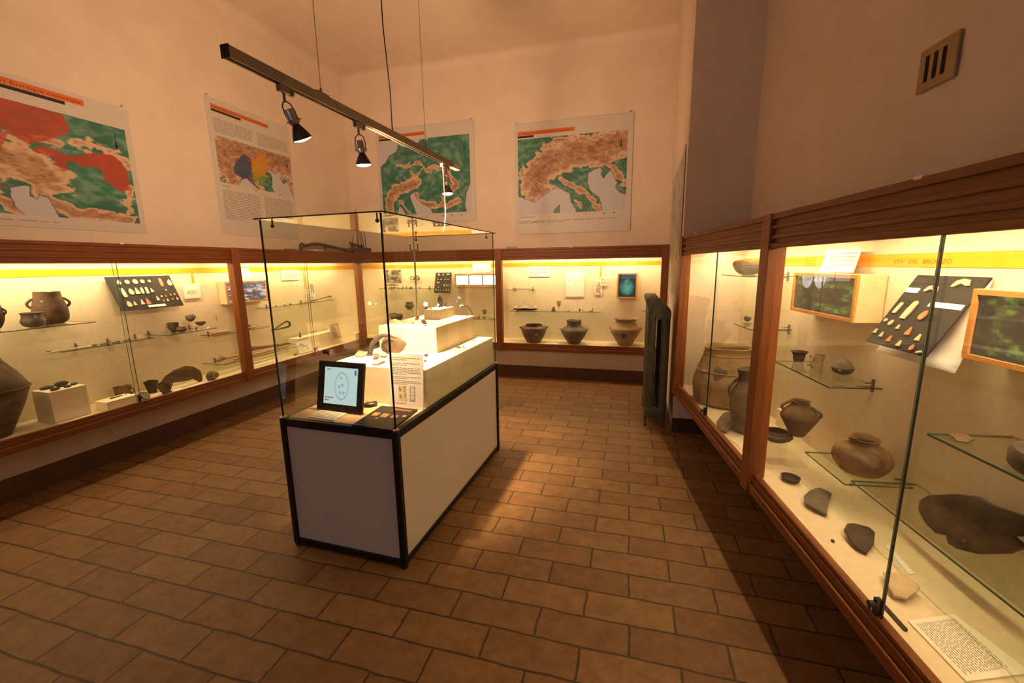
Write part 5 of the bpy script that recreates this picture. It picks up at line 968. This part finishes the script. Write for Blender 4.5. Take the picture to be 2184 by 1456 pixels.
lying('sherd', 'pale reddish triangular fragment at the rear left of the lowest plinth', 'sherd', ((-1.753, 2.449, 1.009), [(-0.006, -0.067), (-0.098, 0.105), (-0.014, 0.055), (0.063, -0.008), (0.054, -0.085)]), 'clay_tan', .008, .004)
lying('sherd', 'pale bone-coloured fragment in front of the dark handled sherd', 'sherd', ((-1.485, 2.240, 1.011), [(-0.011, -0.059), (-0.035, 0.013), (-0.011, 0.071), (0.030, 0.026), (0.027, -0.051)]), 'pale_bone', .010, .008); lying('sherd', 'pale fragment just left of the handled sherd', 'sherd', ((-1.574, 2.434, 1.011), [(-0.011, -0.026), (-0.073, 0.101), (0.039, -0.016), (0.045, -0.059)]), 'clay_pale', .010, .010)
for k, (c, lab) in enumerate((((-1.746, 2.345, 1.008), 'tiny tan pebble at the left edge of the lowest plinth'), ((-1.283, 2.482, 1.008), 'upper of two small dark stones right of the printed sheet'), ((-1.219, 2.341, 1.008), 'lower of two small dark stones right of the printed sheet'), ((-1.181, 2.793, 1.008), 'greenish small find along the right ledge of the lowest plinth'), ((-1.298, 3.020, 1.008), 'faint reddish flake on the right ledge of the lowest plinth'), ((-1.150, 2.817, 1.008), 'tiny dark bead on the right ledge of the lowest plinth'), ((-1.174, 3.085, 1.008), 'small tan bit below the gooseneck lamp base'))):
    stone('small_find', lab, 'find', c, [(.007, .007, .005), (.014, .011, .010), (.010, .008, .006), (.022, .012, .008), (.020, .016, .005), (.006, .006, .005), (.010, .010, .006)][k], ['clay_tan', 'stone_dark', 'stone_dark', 'bronze_green', 'clay_red', 'stone_dark', 'clay_tan'][k])
upright('bone_fragment', 'pale curved bone fragment at the front left of the middle plinth', 'bone', ((-1.643, 2.713, 1.195), [(-0.062, -0.016), (-0.044, 0.013), (-0.003, 0.028), (0.043, 0.015), (0.064, -0.012), (0.017, -0.020), (-0.014, -0.007)]), 'pale_bone', .014, .012, CB)
upright('slab_fragment', 'reddish upright slab leaning at the left rear of the middle plinth', 'sherd', ((-1.563, 2.911, 1.210), [(-0.025, -0.019), (-0.002, 0.018), (0.018, 0.019), (0.008, -0.018)]), 'clay_red', .012, .004, CB)
upright('dark_amulet', 'dark oval pendant propped at the front right of the middle plinth', 'pendant', ((-1.373, 2.644, 1.216), [(-0.019, 0.007), (-0.015, 0.017), (0.007, 0.018), (0.017, 0.001), (0.020, -0.015), (0.002, -0.019), (-0.013, -0.009)]), 'stone_dark', .010, .006, CB)
stone('small_find', 'tiny dark bit in front of the dark oval pendant', 'find', (-1.362, 2.646, 1.187), (.006, .006, .005)); stone('small_find', 'tan crumb left of the dark oval pendant', 'find', (-1.512, 2.742, 1.187), (.010, .008, .007), 'clay_tan'); stone('small_find', 'tiny dark bit on the front edge of the top block', 'find', cx(-.43, 1.215, Z3), (.007, .006, .005))
upright('dark_idol', 'tall dark oval stone standing at the middle of the top block', 'idol', ((cx(-.44, 1.40)[0], cx(-.44, 1.40)[1], Z3+.052), [(-.014, -.052), (.018, -.052), (.024, -.02), (.018, .03), (.004, .054), (-.014, .04), (-.022, 0)]), 'stone_dark', .014, .006, CB)
stone('small_find', 'dark little stone at the rear right of the top block', 'find', cx(-.385, 1.42, Z3), (.016, .012, .012)); 
def led_spot(label, base, h, aim, gl=.014):
    T = thing('mini_spotlight', label, 'spotlight', base, CB, 'tiny lamps inside the glass case')
    MB().lathe([(.001, 0), (.014, 0), (.014, .004), (.004, .006), (.004, h-.01), (.001, h-.01)], 16).build('stand', 'dark_metal', T, smooth=True)
    MB().blob((aim[0]*.01, aim[1]*.01, h), (gl, gl*.6, gl), 14, 8, 0).build('lamp_lens', 'led_glow', T, smooth=True)
led_spot('tiny glowing spotlight at the left of the top block', cx(-.475, 1.222, Z3), .040, (.3, -1), .017)
led_spot('tiny glowing spotlight at the foot of the tall dark oval stone', cx(-.435, 1.36, Z3), .022, (0, -1), .008)
def goose():
    b = Vector((-1.257, 3.318, 1.008)); T = thing('gooseneck_lamp', 'dark gooseneck lamp curving over the right rear of the plinths', 'lamp', b, CB)
    MB().box(-.035, .03, -.03, .03, 0, .012).build('base', 'metal', T, bevel=.004)
    P = [(0, 0, .01), (.002, 0, .08), (.0, 0, .15), (-.012, 0, .20), (-.035, 0, .236), (-.062, 0, .252), (-.085, 0, .254)]; MB().tube(P, .0045, 8).build('gooseneck', 'rubber', T, smooth=True)
    MB().blob((.0, 0, .148), (.014, .010, .016), 10, 8, .05).build('joint', 'dark_metal', T, smooth=True)
    MB().tube([(-.082, 0, .254), (-.112, 0, .252)], [.008, .013], 14).build('lamp_head', 'metal', T, smooth=True); MB().blob((-.114, 0, .252), (.004, .012, .012), 12, 8, 0).build('lamp_lens', 'led_glow', T, smooth=True)
goose()
def pole():
    T = thing('display_pole', 'thin pale pole rising to the top of the glass case', 'pole', (-1.715, 3.205, Z1), CB)
    MB().lathe([(.001, 0), (.022, 0), (.022, .006), (.007, .010), (.007, .820), (.010, .826), (.010, .836), (.001, .836)], 18).build('rod', 'metal', T, smooth=True)
    mb = MB(); mb.tube([(-.035, 0, .72), (.035, 0, .72)], .004, 8); 
    for s_ in (-1, 1): mb.tube([(s_*.035, 0, .72), (s_*.035, 0, .755)], .004, 8).blob((s_*.035, 0, .762), (.007, .007, .007), 8, 6, 0)
    mb.build('crossbar', 'dark_metal', T, smooth=True)
pole()
T = MB().tube([(0, 0, 0), (0, 0, .07)], .004, 8).build('clear_rod', 'metal', None); T.location = cx(-.215, 1.42, Z2); tag(T, 'thin clear rod standing on the middle plinth beside the gooseneck lamp', 'rod')
